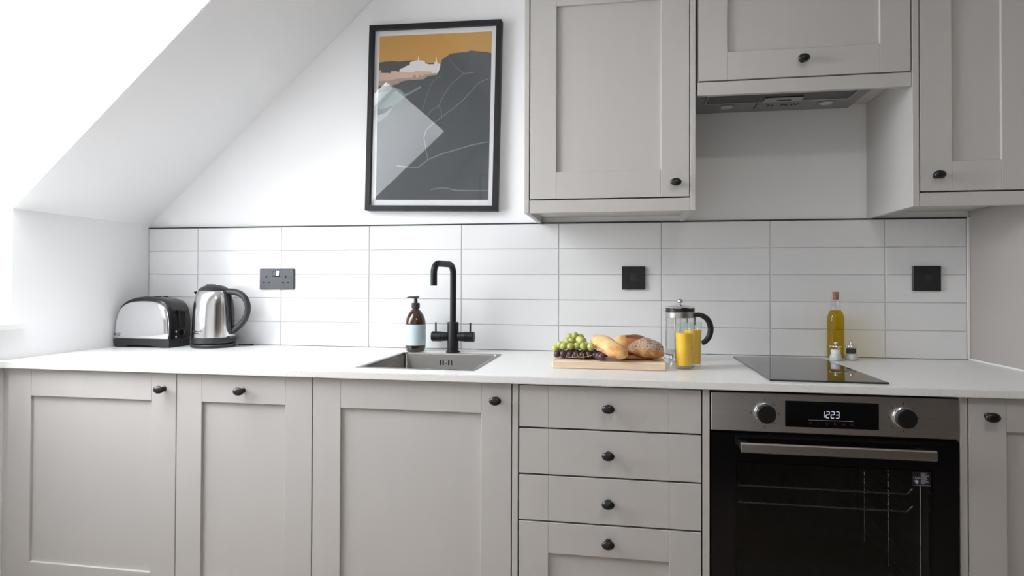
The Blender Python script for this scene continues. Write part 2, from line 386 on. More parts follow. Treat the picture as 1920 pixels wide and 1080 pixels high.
# fill lamp added out of view to brighten the hood wall and right side
CLX, CLY, CLP = 0.50, -2.10, 9.0
cl = Thing('added_fill_light', 'round white fill lamp added on the ceiling, out of view', 'fill light', (CLX, CLY, ZC))
cl.part('rim', MB().lathe([(.165, ZC - .0005), (.165, ZC - .035), (.150, ZC - .040), (.150, ZC - .0005)], (CLX, CLY), 40, False, False), M_WHITEF)
ll = bpy.data.lights.new('added_fill_lamp', 'AREA'); ll.shape = 'DISK'; ll.size = .29; ll.energy = CLP; ll.color = (1.0, .97, .93)
lo_ = bpy.data.objects.new('added_fill_lamp', ll); COL.objects.link(lo_); lo_.parent = cl.o; lo_.location = (0, 0, -.034)

# ------------------------------------------------------------------ wall tiles
ZW = 0.91
X0T, PW, PH = -1.7153, 0.384, 0.0979
gr = MB().box(XL + .001, XR - .010, 0.0035, 0.0095, ZW + .0005, ZW + 5 * PH)
gr.build('grout', M_GROUT, wall_back)
cols = [XL + .004] + [X0T + PW * i for i in range(8)] + [XR - .011]
meshes = {}
for ci in range(9):
    for ri in range(5):
        x0, x1 = cols[ci] + .0012, cols[ci + 1] - .0012
        z0 = ZW + ri * PH + .0012; z1 = ZW + (ri + 1) * PH - .0012
        key = round(x1 - x0, 4)
        loc = Vector(((x0 + x1) / 2, 0.0046, (z0 + z1) / 2))
        if key not in meshes:
            mb = MB().box(-(x1 - x0) / 2, (x1 - x0) / 2, -.0046, .004, -(z1 - z0) / 2, (z1 - z0) / 2, .0012)
            o = mb.build('tile', M_TILE, wall_back); meshes[key] = o.data
        else:
            o = bpy.data.objects.new('tile', meshes[key]); COL.objects.link(o); o.parent = wall_back
        o.location = loc
        o.rotation_euler = (random.uniform(-.002, .002), 0, random.uniform(-.0012, .0012))
ZT = ZW + 5 * PH
struct('trim_1', MB().box(XL + .002, XR - .010, -0.001, 0.0095, ZT + .0005, ZT + .0045), M_TRIMB)
struct('trim_2', MB().box(XR - .0095, XR - .0005, -0.001, 0.0095, ZW + .001, ZT + .004, .001), M_BEAD)
struct('trim_3', MB().box(XR - .006, XR - .0005, -.66, -.002, ZW + .0003, ZW + .006, .001), M_BEAD)
struct('trim_4', MB().box(XL + .0002, XL + .004, -0.001, 0.0095, ZW + .001, ZT + .004), M_GROUT)
struct('trim_5', MB().box(XL + .002, XR - .002, -.60, -.585, 0.001, 0.149, .001), M_CAB)

# ------------------------------------------------------------------ cabinets
YD = -0.655; YU = -0.35
def knob_mb(x, z, y):
    """oval cast knob on a round stem, sticking out of the face y towards -y"""
    mb = MB(); n = 20
    prof = [(.0085, 0), (.0085, .002), (.0055, .004), (.005, .015), (.0075, .018)]
    head = [(.0135, .0195, .0095), (.0175, .0235, .0122), (.0168, .0275, .0118), (.0120, .0308, .0085), (.0055, .0322, .004)]
    loops = [[(x + r * math.cos(2 * PI * i / n), y - d, z + r * math.sin(2 * PI * i / n)) for i in range(n)] for r, d in prof]
    loops += [[(x + a * math.cos(2 * PI * i / n), y - d, z + b * math.sin(2 * PI * i / n)) for i in range(n)] for a, d, b in head]
    return mb.loft(loops)
def shaker(t, x0, x1, z0, z1, px0, px1, pz0, pz1, y, knob, name='door'):
    """recessed panel with two stiles, two rails and a knob; px/pz give the panel opening"""
    d = t.part(name, MB().box(px0 - .008, px1 + .008, y + .009, y + .019, pz0 - .008, pz1 + .008), M_CAB)
    g = .00025
    for a, b in ((x0, px0), (px1, x1)):
        t.part('stile', MB().box(a, b, y, y + .020, z0, z1, .0009), M_CAB, d)
    for a, b in ((z0, pz0), (pz1, z1)):
        t.part('rail', MB().box(px0 + g, px1 - g, y, y + .0198, a, b, .0009), M_CAB, d)
    t.part('knob', knob_mb(knob[0], knob[1], y), M_KNOB, d, 50, 'black oval cast knob')
    return d
def carcass(t, x0, x1, z0, z1, yf, yb, top=False, mt=None):
    mb = MB(); s = .016
    mb.box(x0, x0 + s, yf, yb, z0, z1); mb.box(x1 - s, x1, yf, yb, z0, z1)
    mb.box(x0 + s, x1 - s, yf, yb, z0, z0 + s); mb.box(x0 + s, x1 - s, yb - s, yb, z0 + s, z1)
    if top: mb.box(x0 + s, x1 - s, yf, yb, z1 - s, z1)
    return t.part('carcass', mb, mt or M_CARC)
ZD0, ZD1 = 0.177, 0.8855
G = 'floor cupboards under the worktop'
def base(name, label, x0, x1, px0, px1, knob, pz1=.7995):
    t = Thing(name, label, 'cupboard', ((x0 + x1) / 2, -.3, 0.15), G)
    carcass(t, x0 + .001, x1 - .001, 0.15, 0.8875, YD + .022, -.02)
    shaker(t, x0 + .0013, x1 - .0013, ZD0, ZD1, px0, px1, .2645, pz1, YD, knob)
    return t
ta = base('base_cupboard', 'wide greige floor cupboard at the far left, knob at its top right corner', -1.9185, -1.3038, -1.8303, -1.3912, (-1.347, .838))
ta.part('filler_strip', MB().box(XL + .001, -1.9192, YD + .015, YD + .035, ZD0, .8875), M_CAB)
base('base_cupboard', 'narrow greige floor cupboard with its knob in the middle of the top rail', -1.3038, -.8512, -1.2168, -.9390, (-1.078, .841), .801)
base('base_cupboard', 'greige floor cupboard below the sink, knob at its top right corner', -.8505, -.2488, -.7618, -.3366, (-.292, .8395))
tr = Thing('base_cupboard', 'greige floor cupboard right of the oven, knob at its top left', 'cupboard', (1.07, -.3, .15), G)
carcass(tr, .9125, 1.240, 0.15, 0.8875, YD + .022, -.02)
shaker(tr, .9135, 1.2405, ZD0, ZD1, .9988, 1.155, .2645, .8025, YD, (.9555, .842))

td = Thing('drawer_cabinet', 'greige unit of four stacked drawers left of the oven', 'drawer unit', (.02, -.3, .15))
carcass(td, -.2290, .2680, 0.15, 0.8875, YD + .022, -.02)
td.part('side_panel', MB().box(-.2466, -.2304, YD - .001, -.02, 0.15, .8875, .0008), M_CAB)
lines = [.8855, .7645, .6345, .5055, ZD0]
DXA, DXB, JA, JB = -.2272, .2664, -.1443, .1831
for k in range(3):
    z1, z0 = lines[k] - .0024, lines[k + 1] + .0024
    d = td.part('drawer', MB().box(JA + .0003, JB - .0003, YD, YD + .020, z0, z1, .0009), M_CAB)
    td.part('stile', MB().box(DXA, JA, YD, YD + .020, z0, z1, .0009), M_CAB, d)
    td.part('stile', MB().box(JB, DXB, YD, YD + .020, z0, z1, .0009), M_CAB, d)
    td.part('knob', knob_mb(.0205, (.828, .7005, .5697)[k], YD), M_KNOB, d, 50, 'black oval cast knob')
shaker(td, DXA, DXB, ZD0, lines[3] - .0024, JA, JB, .2645, .4182, YD, (.0205, .4616), 'drawer')

to = Thing('oven_housing', 'greige cabinet surround that frames the built-in oven', 'cupboard', (.59, -.3, .15))
to.part('side_panel', MB().box(.2702, .2880, YD - .001, -.02, 0.15, .8875, .0008), M_CAB)
to.part('side_panel', MB().box(.8930, .9100, YD - .001, -.02, 0.15, .8875, .0008), M_CAB)
to.part('shelf', MB().box(.2885, .8925, YD + .03, -.02, .255, .272), M_CAB)
to.part('filler_panel', MB().box(.2900, .8915, YD, YD + .02, ZD0, .2800, .0009), M_CAB)

# wall cupboards
ZUT = 2.26
def upper(label, x0, x1, px0, px1, z0, pz0, knob, zb=1.402, ztop=2.255, dz=.022):
    t = Thing('wall_cupboard', label, 'cupboard', ((x0 + x1) / 2, -.17, zb), 'wall cupboards above the worktop')
    zu = zb + dz
    carcass(t, x0, x1, zu, ztop, YU + .022, 0.0085, True, M_UNDER)
    shaker(t, x0 + .0026, x1 - .0026, z0 + .0022, ztop - .002, px0, px1, pz0, 2.0825 if x0 < .9 and x0 < 0 else 2.17, YU, knob)
    t.part('pelmet', MB().box(x0 + .0005, x1 - .0005, YU, YU + .018, zb - .0005, z0 - .0022, .0008), M_CAB)
    return t
tl = upper('greige wall cupboard nearest the picture, knob at its lower right', -.2448, .2702, -.1550, .1797, 1.4447, 1.5340, (.2245, 1.490))
tl.part('side_panel', MB().box(-.2612, -.2455, YU - .001, 0.0085, 1.4015, 2.255, .0008), M_CAB)
tl.part('side_panel', MB().box(.2709, .2866, YU - .001, 0.0085, 1.4015, 2.255, .0008), M_CAB)
th = upper('short greige wall cupboard over the extractor, knob in the middle of its lower rail', .2932, .9140, .3838, .8268, 1.8090, 1.8990, (.6042, 1.861), zb=1.7655, dz=.0475)
tu = upper('greige wall cupboard at the right edge, knob at its lower left', .9338, 1.2405, 1.0228, 1.1553, 1.4460, 1.5362, (.9785, 1.4935), zb=1.4035)
tu.part('side_panel', MB().box(.9150, .9330, YU - .001, 0.0085, 1.4030, 2.255, .0008), M_CAB)

# ------------------------------------------------------------------ extractor hood (fits under the short cupboard)
t = Thing('extractor_hood', 'grey metal extractor fitted beneath the short wall cupboard, two round lamps', 'extractor hood', (.577, -.16, 1.800))
ZH = 1.8000
t.part('casing', MB().box(.2960, .8540, -.328, 0.005, ZH, ZH + .0125, .002), M_HOOD)
f = t.part('filter', MB().box(.345, .807, -.318, -.138, ZH - .004, ZH - .0005, .001), M_MESH)
fr_ = MB()
for a in ((.340, .812, -.138, -.132), (.340, .812, -.324, -.318), (.340, .345, -.318, -.138), (.807, .812, -.318, -.138)):
    fr_.box(a[0], a[1], a[2], a[3], ZH - .006, ZH - .0004, .0008)
t.part('filter_frame', fr_, M_STEEL, f)
t.part('latch', MB().box(.532, .655, -.190, -.143, ZH - .0085, ZH - .0062, .0006), M_STEEL, f, label='pale metal filter latch')
t.part('latch_slot', MB().box(.575, .620, -.166, -.158, ZH - .0092, ZH - .0086), M_HOLE, f)
for x in (.424, .755):
    lm = t.part('lamp', MB().lathe([(.026, ZH + .001), (.026, ZH - .002), (.022, ZH - .0035), (.022, ZH - .0025)], (x, -.080), 24), M_HOOD, label='round lamp')
    t.part('lamp_lens', MB().lathe([(.0215, ZH - .0025), (.018, ZH - .005), (.006, ZH - .006)], (x, -.080), 24), M_LAMP, lm)
t.part('seam', MB().box(.522, .525, -.118, -.036, ZH - .0012, ZH - .0001), M_HOLE)
t.part('seam', MB().box(.525, .690, -.121, -.118, ZH - .0012, ZH - .0001), M_HOLE)
for x, s in ((.560, 'N'), (.605, '70W')):
    t.part('marking', text_mb(s, .030, (x, -.062, ZH - .0005), (1, 0, 0), (0, -1, 0)), M_HOLE)

# ------------------------------------------------------------------ worktop
SX0, SX1, SY0, SY1 = -.747, -.371, -.594, -.154     # sink rim outline
hx = [XL + .001, SX0 + .008, SX1 - .008, XR - .001]; hy = [-.6742, SY0 + .008, SY1 - .008, -.0008]
wt = MB(); Z0, Z1 = .8885, ZW
def corner(i, j, z): return (hx[i], hy[j], z)
V = {}
def vv(i, j, k):
    if (i, j, k) not in V: V[(i, j, k)] = wt.bm.verts.new((hx[i], hy[j], (Z0, Z1)[k]))
    return V[(i, j, k)]
for i in range(3):
    for j in range(3):
        if (i, j) == (1, 1): continue
        for k in (0, 1): wt.bm.faces.new([vv(i, j, k), vv(i + 1, j, k), vv(i + 1, j + 1, k), vv(i, j + 1, k)])
def wallq(a, b): wt.bm.faces.new([vv(*a, 0), vv(*b, 0), vv(*b, 1), vv(*a, 1)])
for i in range(3):
    wallq((i, 0), (i + 1, 0)); wallq((i, 3), (i + 1, 3)); wallq((0, i), (0, i + 1)); wallq((3, i), (3, i + 1))
wallq((1, 1), (2, 1)); wallq((1, 2), (2, 2)); wallq((1, 1), (1, 2)); wallq((2, 1), (2, 2))
bmesh.ops.recalc_face_normals(wt.bm, faces=wt.bm.faces[:])
fe = [e for e in wt.bm.edges if abs(e.verts[0].co.y + .6742) < 1e-5 and abs(e.verts[1].co.y + .6742) < 1e-5 and abs(e.verts[0].co.z - e.verts[1].co.z) < 1e-6]
bmesh.ops.bevel(wt.bm, geom=fe, offset=.0018, segments=2, affect='EDGES')
o = wt.build('worktop', M_QUARTZ, None, (0, -.33, ZW), 30)
o['label'] = 'long white speckled stone worktop running the length of the kitchen'; o['category'] = 'worktop'

# ------------------------------------------------------------------ sink
t = Thing('sink', 'inset stainless steel square sink let into the white worktop', 'sink', (-.56, -.37, ZW))
b = MB(); r = .008
L_ = [rrect(SX0, SX1, SY0, SY1, r, ZW + .0003), rrect(SX0, SX1, SY0, SY1, r, ZW + .0016), rrect(SX0 + .013, SX1 - .013, SY0 + .013, SY1 - .013, r, ZW + .0016),
      rrect(SX0 + .016, SX1 - .016, SY0 + .016, SY1 - .016, .010, ZW - .003), rrect(SX0 + .018, SX1 - .018, SY0 + .018, SY1 - .018, .012, ZW - .165),
      rrect(SX0 + .026, SX1 - .026, SY0 + .026, SY1 - .026, .016, ZW - .176)]
b.loft(L_, False, True)
t.part('basin', b, M_SINK, smooth=40)
yb_ = SY1 - .0172
ox_ = -.577; oz_ = ZW - .032
for k in range(5):
    x = ox_ - .021 + k * .0105
    if k == 2: t.part('overflow_screw', MB().sphere((x, yb_ - .0015, oz_), .0035, 2, (1, .4, 1)), M_CHROME)
    else: t.part('overflow_slot', MB().box(x - .0017, x + .0017, yb_ - .0015, yb_ - .0010, oz_ - .0085, oz_ + .0085), M_HOLE)
t.part('drain', MB().lathe([(.045, ZW - .1755), (.045, ZW - .173), (.038, ZW - .172), (.030, ZW - .175)], (-.56, -.37), 28), M_CHROME)

# ------------------------------------------------------------------ tap
TX, TY = -.565, -.118
t = Thing('mixer_tap', 'tall matt black mixer tap with two lever handles behind the sink', 'tap', (TX, TY, ZW))
t.part('base_flange', MB().lathe([(.026, ZW + .0002), (.026, ZW + .004), (.0245, ZW + .006)], (TX, TY), 28), M_TAP)
t.part('body', MB().lathe([(.0212, ZW + .006), (.0212, ZW + .112), (.0205, ZW + .1135), (.0120, ZW + .1135)], (TX, TY), 28), M_TAP)
for s in (-1, 1):
    hb = t.part('handle', MB().loft([[(TX + s * d, TY + r * math.cos(2 * PI * i / 24), .9690 + r * math.sin(2 * PI * i / 24)) for i in range(24)]
         for d, r in ((.019, .0160), (.045, .0178), (.0455, .0188), (.0790, .0190), (.0815, .0175))]), M_TAP)
    t.part('lever', MB().tube([(TX + s * .0665, TY, .985), (TX + s * .0667, TY, 1.0215)], .0034, 10), M_TAP, hb)
# spout: up, bend, over the sink and slightly left, bend down
dv = Vector((-.030, -.150, 0))
pts = [Vector((TX, TY, 1.02)), Vector((TX, TY, 1.10)), Vector((TX, TY, 1.205))]
R_ = .034; dn = dv.normalized()
for k in range(1, 9):
    a = PI / 2 * k / 8
    pts.append(Vector((TX, TY, 1.205)) + dn * (R_ * (1 - math.cos(a))) + Vector((0, 0, R_ * math.sin(a))))
endp = Vector((TX, TY, 0)) + dv
for k in range(0, 9):
    a = PI / 2 * k / 8
    p = endp - dn * (R_ * (1 - math.sin(a))); pts.append(Vector((p.x, p.y, 1.205 + R_ * math.cos(a))))
pts.append(Vector((endp.x, endp.y, 1.160)))
t.part('spout', MB().tube(pts, .0117, 18), M_TAP, smooth=50)

# ------------------------------------------------------------------ hob
t = Thing('hob', 'slim black glass hob set on the worktop above the oven', 'hob', (.594, -.357, ZW))
t.part('glass_plate', MB().prism([(.4455, -.634), (.7385, -.634), (.7385, -.0795), (.4455, -.0795)], 'z', ZW + .0004, ZW + .0050, bev=.0008), M_HOB)

# ------------------------------------------------------------------ oven
t = Thing('oven', 'built-in black and steel single oven with digital clock', 'oven', (.59, -.35, .2725))
OX0, OX1 = .2918, .8895
cp = t.part('control_panel', MB().box(OX0, OX1, YD - .004, YD + .02, .7800, .8805, .0012), M_OVSTEEL, label='brushed steel control panel')
YP = YD - .004
t.part('display', MB().box(.4777, .7040, YP - .0012, YP - .0001, .7965, .8643, .0004), M_OVBLK, cp, label='black clock display')
seg = {'1': 'bc', '2': 'abged', '3': 'abgcd'}
def seg7(ch, x, z, w, h, mb):
    th_ = .0017; yy0, yy1 = YP - .0016, YP - .0013; sh = .10
    def bar(xa, za, xb, zb):
        d = Vector((xb - xa, 0, zb - za)).normalized(); n = Vector((-d.z, 0, d.x)) * th_ / 2
        a = Vector((xa, 0, za)) + d * .0006; b_ = Vector((xb, 0, zb)) - d * .0006
        P4 = [a - n, b_ - n, b_ + n, a + n]
        mb.prism([(p.x + (p.z - z) * sh * 0.3, p.z) for p in P4], 'y', yy0, yy1)
    c = {'a': (0, 2, 1, 2), 'b': (1, 2, 1, 1), 'c': (1, 1, 1, 0), 'd': (0, 0, 1, 0), 'e': (0, 1, 0, 0), 'f': (0, 2, 0, 1), 'g': (0, 1, 1, 1)}
    for k in seg[ch]:
        q = c[k]; bar(x + q[0] * w, z + q[1] * h / 2, x + q[2] * w, z + q[3] * h / 2)
for ch, x in zip('1223', (.5650, .5775, .5895, .6010)):
    mb = MB(); seg7(ch, x, .8232, .0078, .0165, mb)
    t.part('digit', mb, M_LED, cp)
t.part('display_line', MB().box(.5355, .6435, YP - .0016, YP - .0013, .8158, .8166), M_PRINTG, cp)
ic = MB()
for k in range(6):
    x = .5400 + k * .0200
    ic.box(x - .003, x + .003, YP - .0015, YP - .0013, .8055, .8062); ic.box(x - .003, x - .0022, YP - .0015, YP - .0013, .8062, .8105); ic.box(x + .0022, x + .003, YP - .0015, YP - .0013, .8062, .8105)
t.part('display_icons', ic, mat('dim_icon', (.05, .05, .055), .6, noise=.02), cp, kind='stuff')
for x, z in ((.4275, .8300), (.7620, .8312)):
    n = 28
    dl = MB().loft([[(x + r * math.cos(2 * PI * i / n), YP - d, z + r * math.sin(2 * PI * i / n)) for i in range(n)] for r, d in ((.0275, .0001), (.0275, .003), (.0265, .0045), (.0258, .0090), (.0250, .0095))])
    t.part('dial', dl, M_CHROME, cp, label='chrome ringed dial')
    dk = MB().loft([[(x + r * math.cos(2 * PI * i / n), YP - d, z + r * math.sin(2 * PI * i / n)) for i in range(n)] for r, d in ((.0248, .0096), (.0244, .0190), (.0238, .0225), (.0222, .0238))])
    t.part('dial_cap', dk, M_PLASTB, cp, label='black dial cap')
    mk = MB()
    for k in range(8):
        a = PI / 2 + k * 2 * PI / 8
        cx_, cz_ = x + .0345 * math.cos(a), z + .0345 * math.sin(a)
        if k == 0: mk.box(cx_ - .001, cx_ + .001, YP - .0003, YP - .0001, cz_ - .003, cz_ + .003)
        else:
            mk.box(cx_ - .003, cx_ + .003, YP - .0003, YP - .0001, cz_ - .003, cz_ - .0022)
            if k % 2: mk.box(cx_ - .003, cx_ - .0022, YP - .0003, YP - .0001, cz_ - .0022, cz_ + .003)
            else: mk.box(cx_ - .0008, cx_ + .0008, YP - .0003, YP - .0001, cz_ - .0022, cz_ + .0025)
    t.part('dial_marks', mk, M_MARK, cp, kind='stuff')
# oven door: black glass border round a tinted window
WX0, WX1, WZ0, WZ1 = .3580, .8255, .335, .6965
db = MB()
DZ0, DZ1 = .2875, .7740
for a in ((OX0, WX0, DZ0, DZ1), (WX1, OX1, DZ0, DZ1), (WX0, WX1, WZ1, DZ1), (WX0, WX1, DZ0, WZ0)):
    db.box(a[0], a[1], YD - .004, YD + .012, a[2], a[3])
dr = t.part('oven_door', db, M_OVBLK, label='black glass oven door')
t.part('window', MB().box(WX0 - .004, WX1 + .004, YD - .0045, YD - .0040, WZ0 - .004, WZ1 + .004), M_OVWIN, dr)
t.part('vent_gap', MB().box(OX0 + .002, OX1 - .002, YD + .006, YD + .018, .7745, .7795), M_HOLE, dr)
t.part('handle', MB().prism([(YD - .046, .7335), (YD - .040, .7335), (YD - .036, .7365), (YD - .036, .7560), (YD - .040, .7590), (YD - .046, .7590), (YD - .049, .7560), (YD - .049, .7365)], 'x', .3605, .8205, bev=.0006), M_STEEL, dr, label='brushed steel bar handle')
for x in (.372, .800):
    t.part('handle_mount', MB().box(x - .012, x + .012, YD - .0365, YD - .0041, .737, .757, .003), M_PLASTB, dr)
# sticker, top right of the window
YS = YD - .0047
st = t.part('sticker', MB().box(.7805, .8235, YS - .0003, YS, .6605, .6955), M_STICK, dr, label='dark sticker with small print')
sx = .7805
t.part('sticker_print', text_mb('17:00', .0078, (sx + .002, YS - .0005, .6775), (1, 0, 0), (0, 0, 1), .0001), M_PRINTG, dr)
hm = MB().prism([(sx + .0090, .6655), (sx + .0130, .6655), (sx + .0150, .6690), (sx + .0150, .6735), (sx + .0105, .6745), (sx + .0105, .6790), (sx + .0090, .6790), (sx + .0088, .6730), (sx + .0062, .6745), (sx + .0055, .6735)], 'y', YS - .0006, YS - .0004)
t.part('sticker_print', hm, M_PRINTG, dr)
lb = MB(); random.seed(3)
for k in range(11):
    zz = .6935 - k * .0026; x = sx + .0205
    while x < sx + (.036, .031, .037, .037, .033, .035, .034, .032, .037, .038, .028)[k]:
        w = random.uniform(.001, .003); lb.box(x, x + w, YS - .0005, YS - .0004, zz - .0014, zz); x += w + .0006
lb.box(sx + .001, sx + .042, YS - .0005, YS - .0004, .6612, .6617)
t.part('sticker_print', lb, M_PRINTG, dr, kind='stuff')
# cavity, racks and side rails seen through the window
cav = MB()
CX0, CX1, CY0, CY1, CZ0, CZ1 = .345, .838, YD + .03, -.14, .320, .715
for a in ((CX0 - .01, CX0, CY0, CY1, CZ0, CZ1), (CX1, CX1 + .01, CY0, CY1, CZ0, CZ1), (CX0 - .01, CX1 + .01, CY1, CY1 + .01, CZ0, CZ1),
          (CX0 - .01, CX1 + .01, CY0, CY1 + .01, CZ0 - .01, CZ0), (CX0 - .01, CX1 + .01, CY0, CY1 + .01, CZ1, CZ1 + .01)):
    cav.box(*a)
t.part('cavity', cav, M_CAV)
def wire(mb, p, q, r=.002, n=6): mb.tube([p, q], r, n)
for z in (.618, .572):
    rk = MB()
    xa, xb, ya, yb2 = CX0 + .012, CX1 - .030, CY0 + .03, CY1 - .05
    rk.tube([(xa, yb2, z + .014), (xa + .002, ya, z + .014), (xa + .006, ya, z), (xb - .012, ya, z), (xb, ya, z + .014), (xb, yb2, z + .014)], .0026, 6)
    wire(rk, (xa, yb2, z + .014), (xb, yb2, z + .014), .0026)
    for k in range(15):
        x = xa + .02 + (xb - xa - .04) * k / 14
        rk.tube([(x, ya, z + .003), (x, yb2, z + .014)], .0014, 5)
    t.part('rack', rk, M_RACK)
for x in (CX0 + .006, CX1 - .006):
    sr = MB()
    for y in (CY0 + .04, (CY0 + CY1) / 2, CY1 - .06): wire(sr, (x, y, CZ0 + .02), (x, y, CZ1 - .02), .0022)
    for k in range(6):
        zz = CZ0 + .05 + k * .055
        wire(sr, (x, CY0 + .04, zz), (x, CY1 - .06, zz), .0018)
    t.part('side_rail', sr, M_RACK)
t.part('heating_element', MB().tube([(.40, CY1 - .02, .700), (.40, CY0 + .08, .700), (.78, CY0 + .08, .700), (.78, CY1 - .02, .700)], .004, 8), M_RACK)

# ------------------------------------------------------------------ sockets and switch plates
t = Thing('double_socket', 'dark grey double wall socket on the tiles to the right of the kettle', 'socket', (-1.347, 0, 1.184))
pl = t.part('plate', MB().box(-1.4235, -1.2700, -.0095, -.0008, 1.1412, 1.2268, .002), M_SOCK)
for cx_ in (-1.392, -1.306):
    t.part('pin_hole', MB().box(cx_ - .003, cx_ + .003, -.0099, -.0094, 1.188, 1.1985), M_HOLE)
    for s in (-1, 1): t.part('pin_hole', MB().box(cx_ + s * .0112 - .0042, cx_ + s * .0112 + .0042, -.0099, -.0094, 1.1665, 1.1715), M_HOLE)
for cx_, mt in ((-1.3565, M_SOCK), (-1.3415, M_CHROME)):
    t.part('rocker', MB().prism([(-.0094, 1.1955), (-.0125, 1.1985), (-.0105, 1.2160), (-.0094, 1.2160)], 'x', cx_ - .0062, cx_ + .0062), mt)
t.part('rocker_recess', MB().box(-1.3655, -1.3325, -.0098, -.0093, 1.1935, 1.2170), M_HOLE)
for xa, xb, lab in ((.0585, .1445, 'square black switch plate on the tiles above the bread'), (1.0575, 1.1475, 'square black switch plate on the tiles at the far right')):
    t = Thing('switch_plate', lab, 'switch', ((xa + xb) / 2, 0, 1.19), 'square black switch plates')
    t.part('plate', MB().box(xa, xb, -.0100, -.0008, 1.1478, 1.2340, .0015), M_PLATE)
    xm = (xa + xb) / 2
    t.part('rocker', MB().prism([(-.0099, 1.178), (-.0112, 1.180), (-.0128, 1.205), (-.0099, 1.205)], 'x', xm - .0125, xm + .0125), M_PLASTB)

# ------------------------------------------------------------------ picture
W2, H2 = .2700, .3715
t = Thing('framed_print', 'black framed graphic print of hills and skyline under an orange sky', 'picture', (-.679, 0.0, 1.826))
og = t.org.copy()
def PX(u, v): return (-.2305 + u * .461, -.3280 + v * .659)     # print coordinates 0..1 to frame-local x,z
def loc2(p, y): return (og.x + p[0], y, og.z + p[1])
YF = -.028
for a in ((-W2, W2, H2 - .020, H2), (-W2, W2, -H2, -H2 + .020), (-W2, -W2 + .020, -H2 + .020, H2 - .020), (W2 - .020, W2, -H2 + .020, H2 - .020)):
    t.part('frame_bar', MB().box(og.x + a[0], og.x + a[1], YF, .008, og.z + a[2], og.z + a[3], .0008), M_FRAME)
t.part('mount', MB().box(og.x - W2 + .018, og.x + W2 - .018, -.012, -.008, og.z - H2 + .018, og.z + H2 - .018), M_MOUNT)
t.part('glass', MB().box(og.x - W2 + .0195, og.x + W2 - .0195, -.0185, -.0170, og.z - H2 + .0195, og.z + H2 - .0195), M_PICG)
pr = MB()
lay = [0]
def shape(poly, mi):
    lay[0] += 1; y = -.0121 - lay[0] * .0002
    P = [PX(min(1, max(0, u)), min(1, max(0, v))) for u, v in poly]
    vs = [pr.bm.verts.new(loc2(p, y)) for p in P]
    for tri in tessellate_polygon([[Vector((p[0], p[1], 0)) for p in P]]):
        pr.bm.faces.new([vs[i] for i in tri]).material_index = mi
def line(pts, w, mi):
    lay[0] += 1; y = -.0121 - lay[0] * .0002
    P = [Vector((*PX(u, v), 0)) for u, v in pts]
    Lf, Rt = [], []
    for i, p in enumerate(P):
        d = (P[min(i + 1, len(P) - 1)] - P[max(i - 1, 0)]).normalized(); n = Vector((-d.y, d.x, 0)) * w / 2
        Lf.append(p + n); Rt.append(p - n)
    for i in range(len(P) - 1):
        pr.face([loc2(q, y) for q in (Lf[i], Lf[i + 1], Rt[i + 1], Rt[i])], mi)
shape([(0, 0), (1, 0), (1, 1), (0, 1)], 0)
shape([(0, .839), (.055, .844), (.124, .845), (.181, .841), (.231, .843), (.288, .845), (.319, .845), (.419, .828), (.5, .822), (.556, .82), (.557, .754), (0, .767)], 1)
shape([(.189, .792), (.195, .796), (.214, .8), (.236, .805), (.242, .812), (.279, .817), (.282, .834), (.294, .837), (.319, .843), (.35, .843), (.356, .869), (.361, .869), (.364, .844), (.413, .839), (.419, .824), (.441, .821), (.451, .817), (.5, .817), (.503, .83), (.511, .834), (.514, .861), (.519, .861), (.524, .836), (.531, .821), (.554, .818), (.551, .779), (.521, .742), (.409, .745), (.189, .763)], 2)
shape([(0, .792), (.021, .792), (.023, .775), (.098, .773), (.101, .767), (.107, .773), (.113, .783), (.126, .785), (.139, .781), (.151, .787), (.164, .781), (.189, .779), (.321, .772), (.327, .782), (.358, .779), (.408, .777), (.483, .774), (.477, .756), (.409, .741), (.391, .729), (0, .712)], 3)
shape([(0, .727), (.102, .727), (.171, .738), (.247, .738), (.272, .742), (.309, .739), (.309, .756), (.337, .755), (.341, .74), (.359, .738), (.365, .754), (.387, .754), (.39, .741), (.403, .745), (.409, .755), (.483, .762), (.545, .763), (.533, .738), (.41, .72), (.197, .704), (.109, .689), (0, .691)], 4)
shape([(.556, .804), (.562, .828), (.57, .845), (.61, .86), (.628, .872), (.664, .879), (.738, .882), (.798, .882), (.804, .89), (.828, .891), (.883, .884), (.955, .88), (1, .87), (1, 0), (0, 0), (0, .697), (.109, .695), (.172, .704), (.216, .72), (.272, .725), (.409, .728), (.434, .742), (.465, .748), (.527, .751), (.547, .783)], 5)
shape([(0, .652), (.086, .665), (.147, .684), (.2, .671), (.244, .642), (.296, .655), (.385, .69), (.386, .676), (.245, .625), (.158, .576), (.018, .549), (0, .567)], 6)
shape([(0, .515), (.072, .531), (.15, .576), (.09, .513), (.011, .473), (0, .474)], 6)
for pts, w in (([(.185, .208), (.273, .199), (.377, .195), (.463, .241), (.582, .275), (.852, .327), (.994, .345)], .0045),
    ([(.463, .241), (.453, .282), (.434, .34), (.425, .375), (.441, .421), (.517, .466), (.593, .505), (.694, .555), (.768, .6), (.843, .655), (.892, .694), (.983, .721)], .003),
    ([(.447, .502), (.489, .541), (.549, .564), (.575, .534), (.576, .5)], .0025), ([(.549, .564), (.59, .626), (.656, .694), (.764, .754), (.857, .758)], .0025),
    ([(.764, .754), (.687, .796), (.635, .843)], .0018), ([(.403, .537), (.427, .595), (.452, .652), (.493, .714), (.569, .747)], .0018),
    ([(.498, .061), (.57, .071), (.639, .07), (.707, .058), (.809, .055), (1.0, .055)], .004)):
    line(pts, w, 7)
t.part('print', pr, [P_OR, P_FAR, P_WH, P_BE, P_TA, P_HI, P_TE, P_LI], smooth=None)
t.o.rotation_euler = (0, math.radians(1.15), 0)

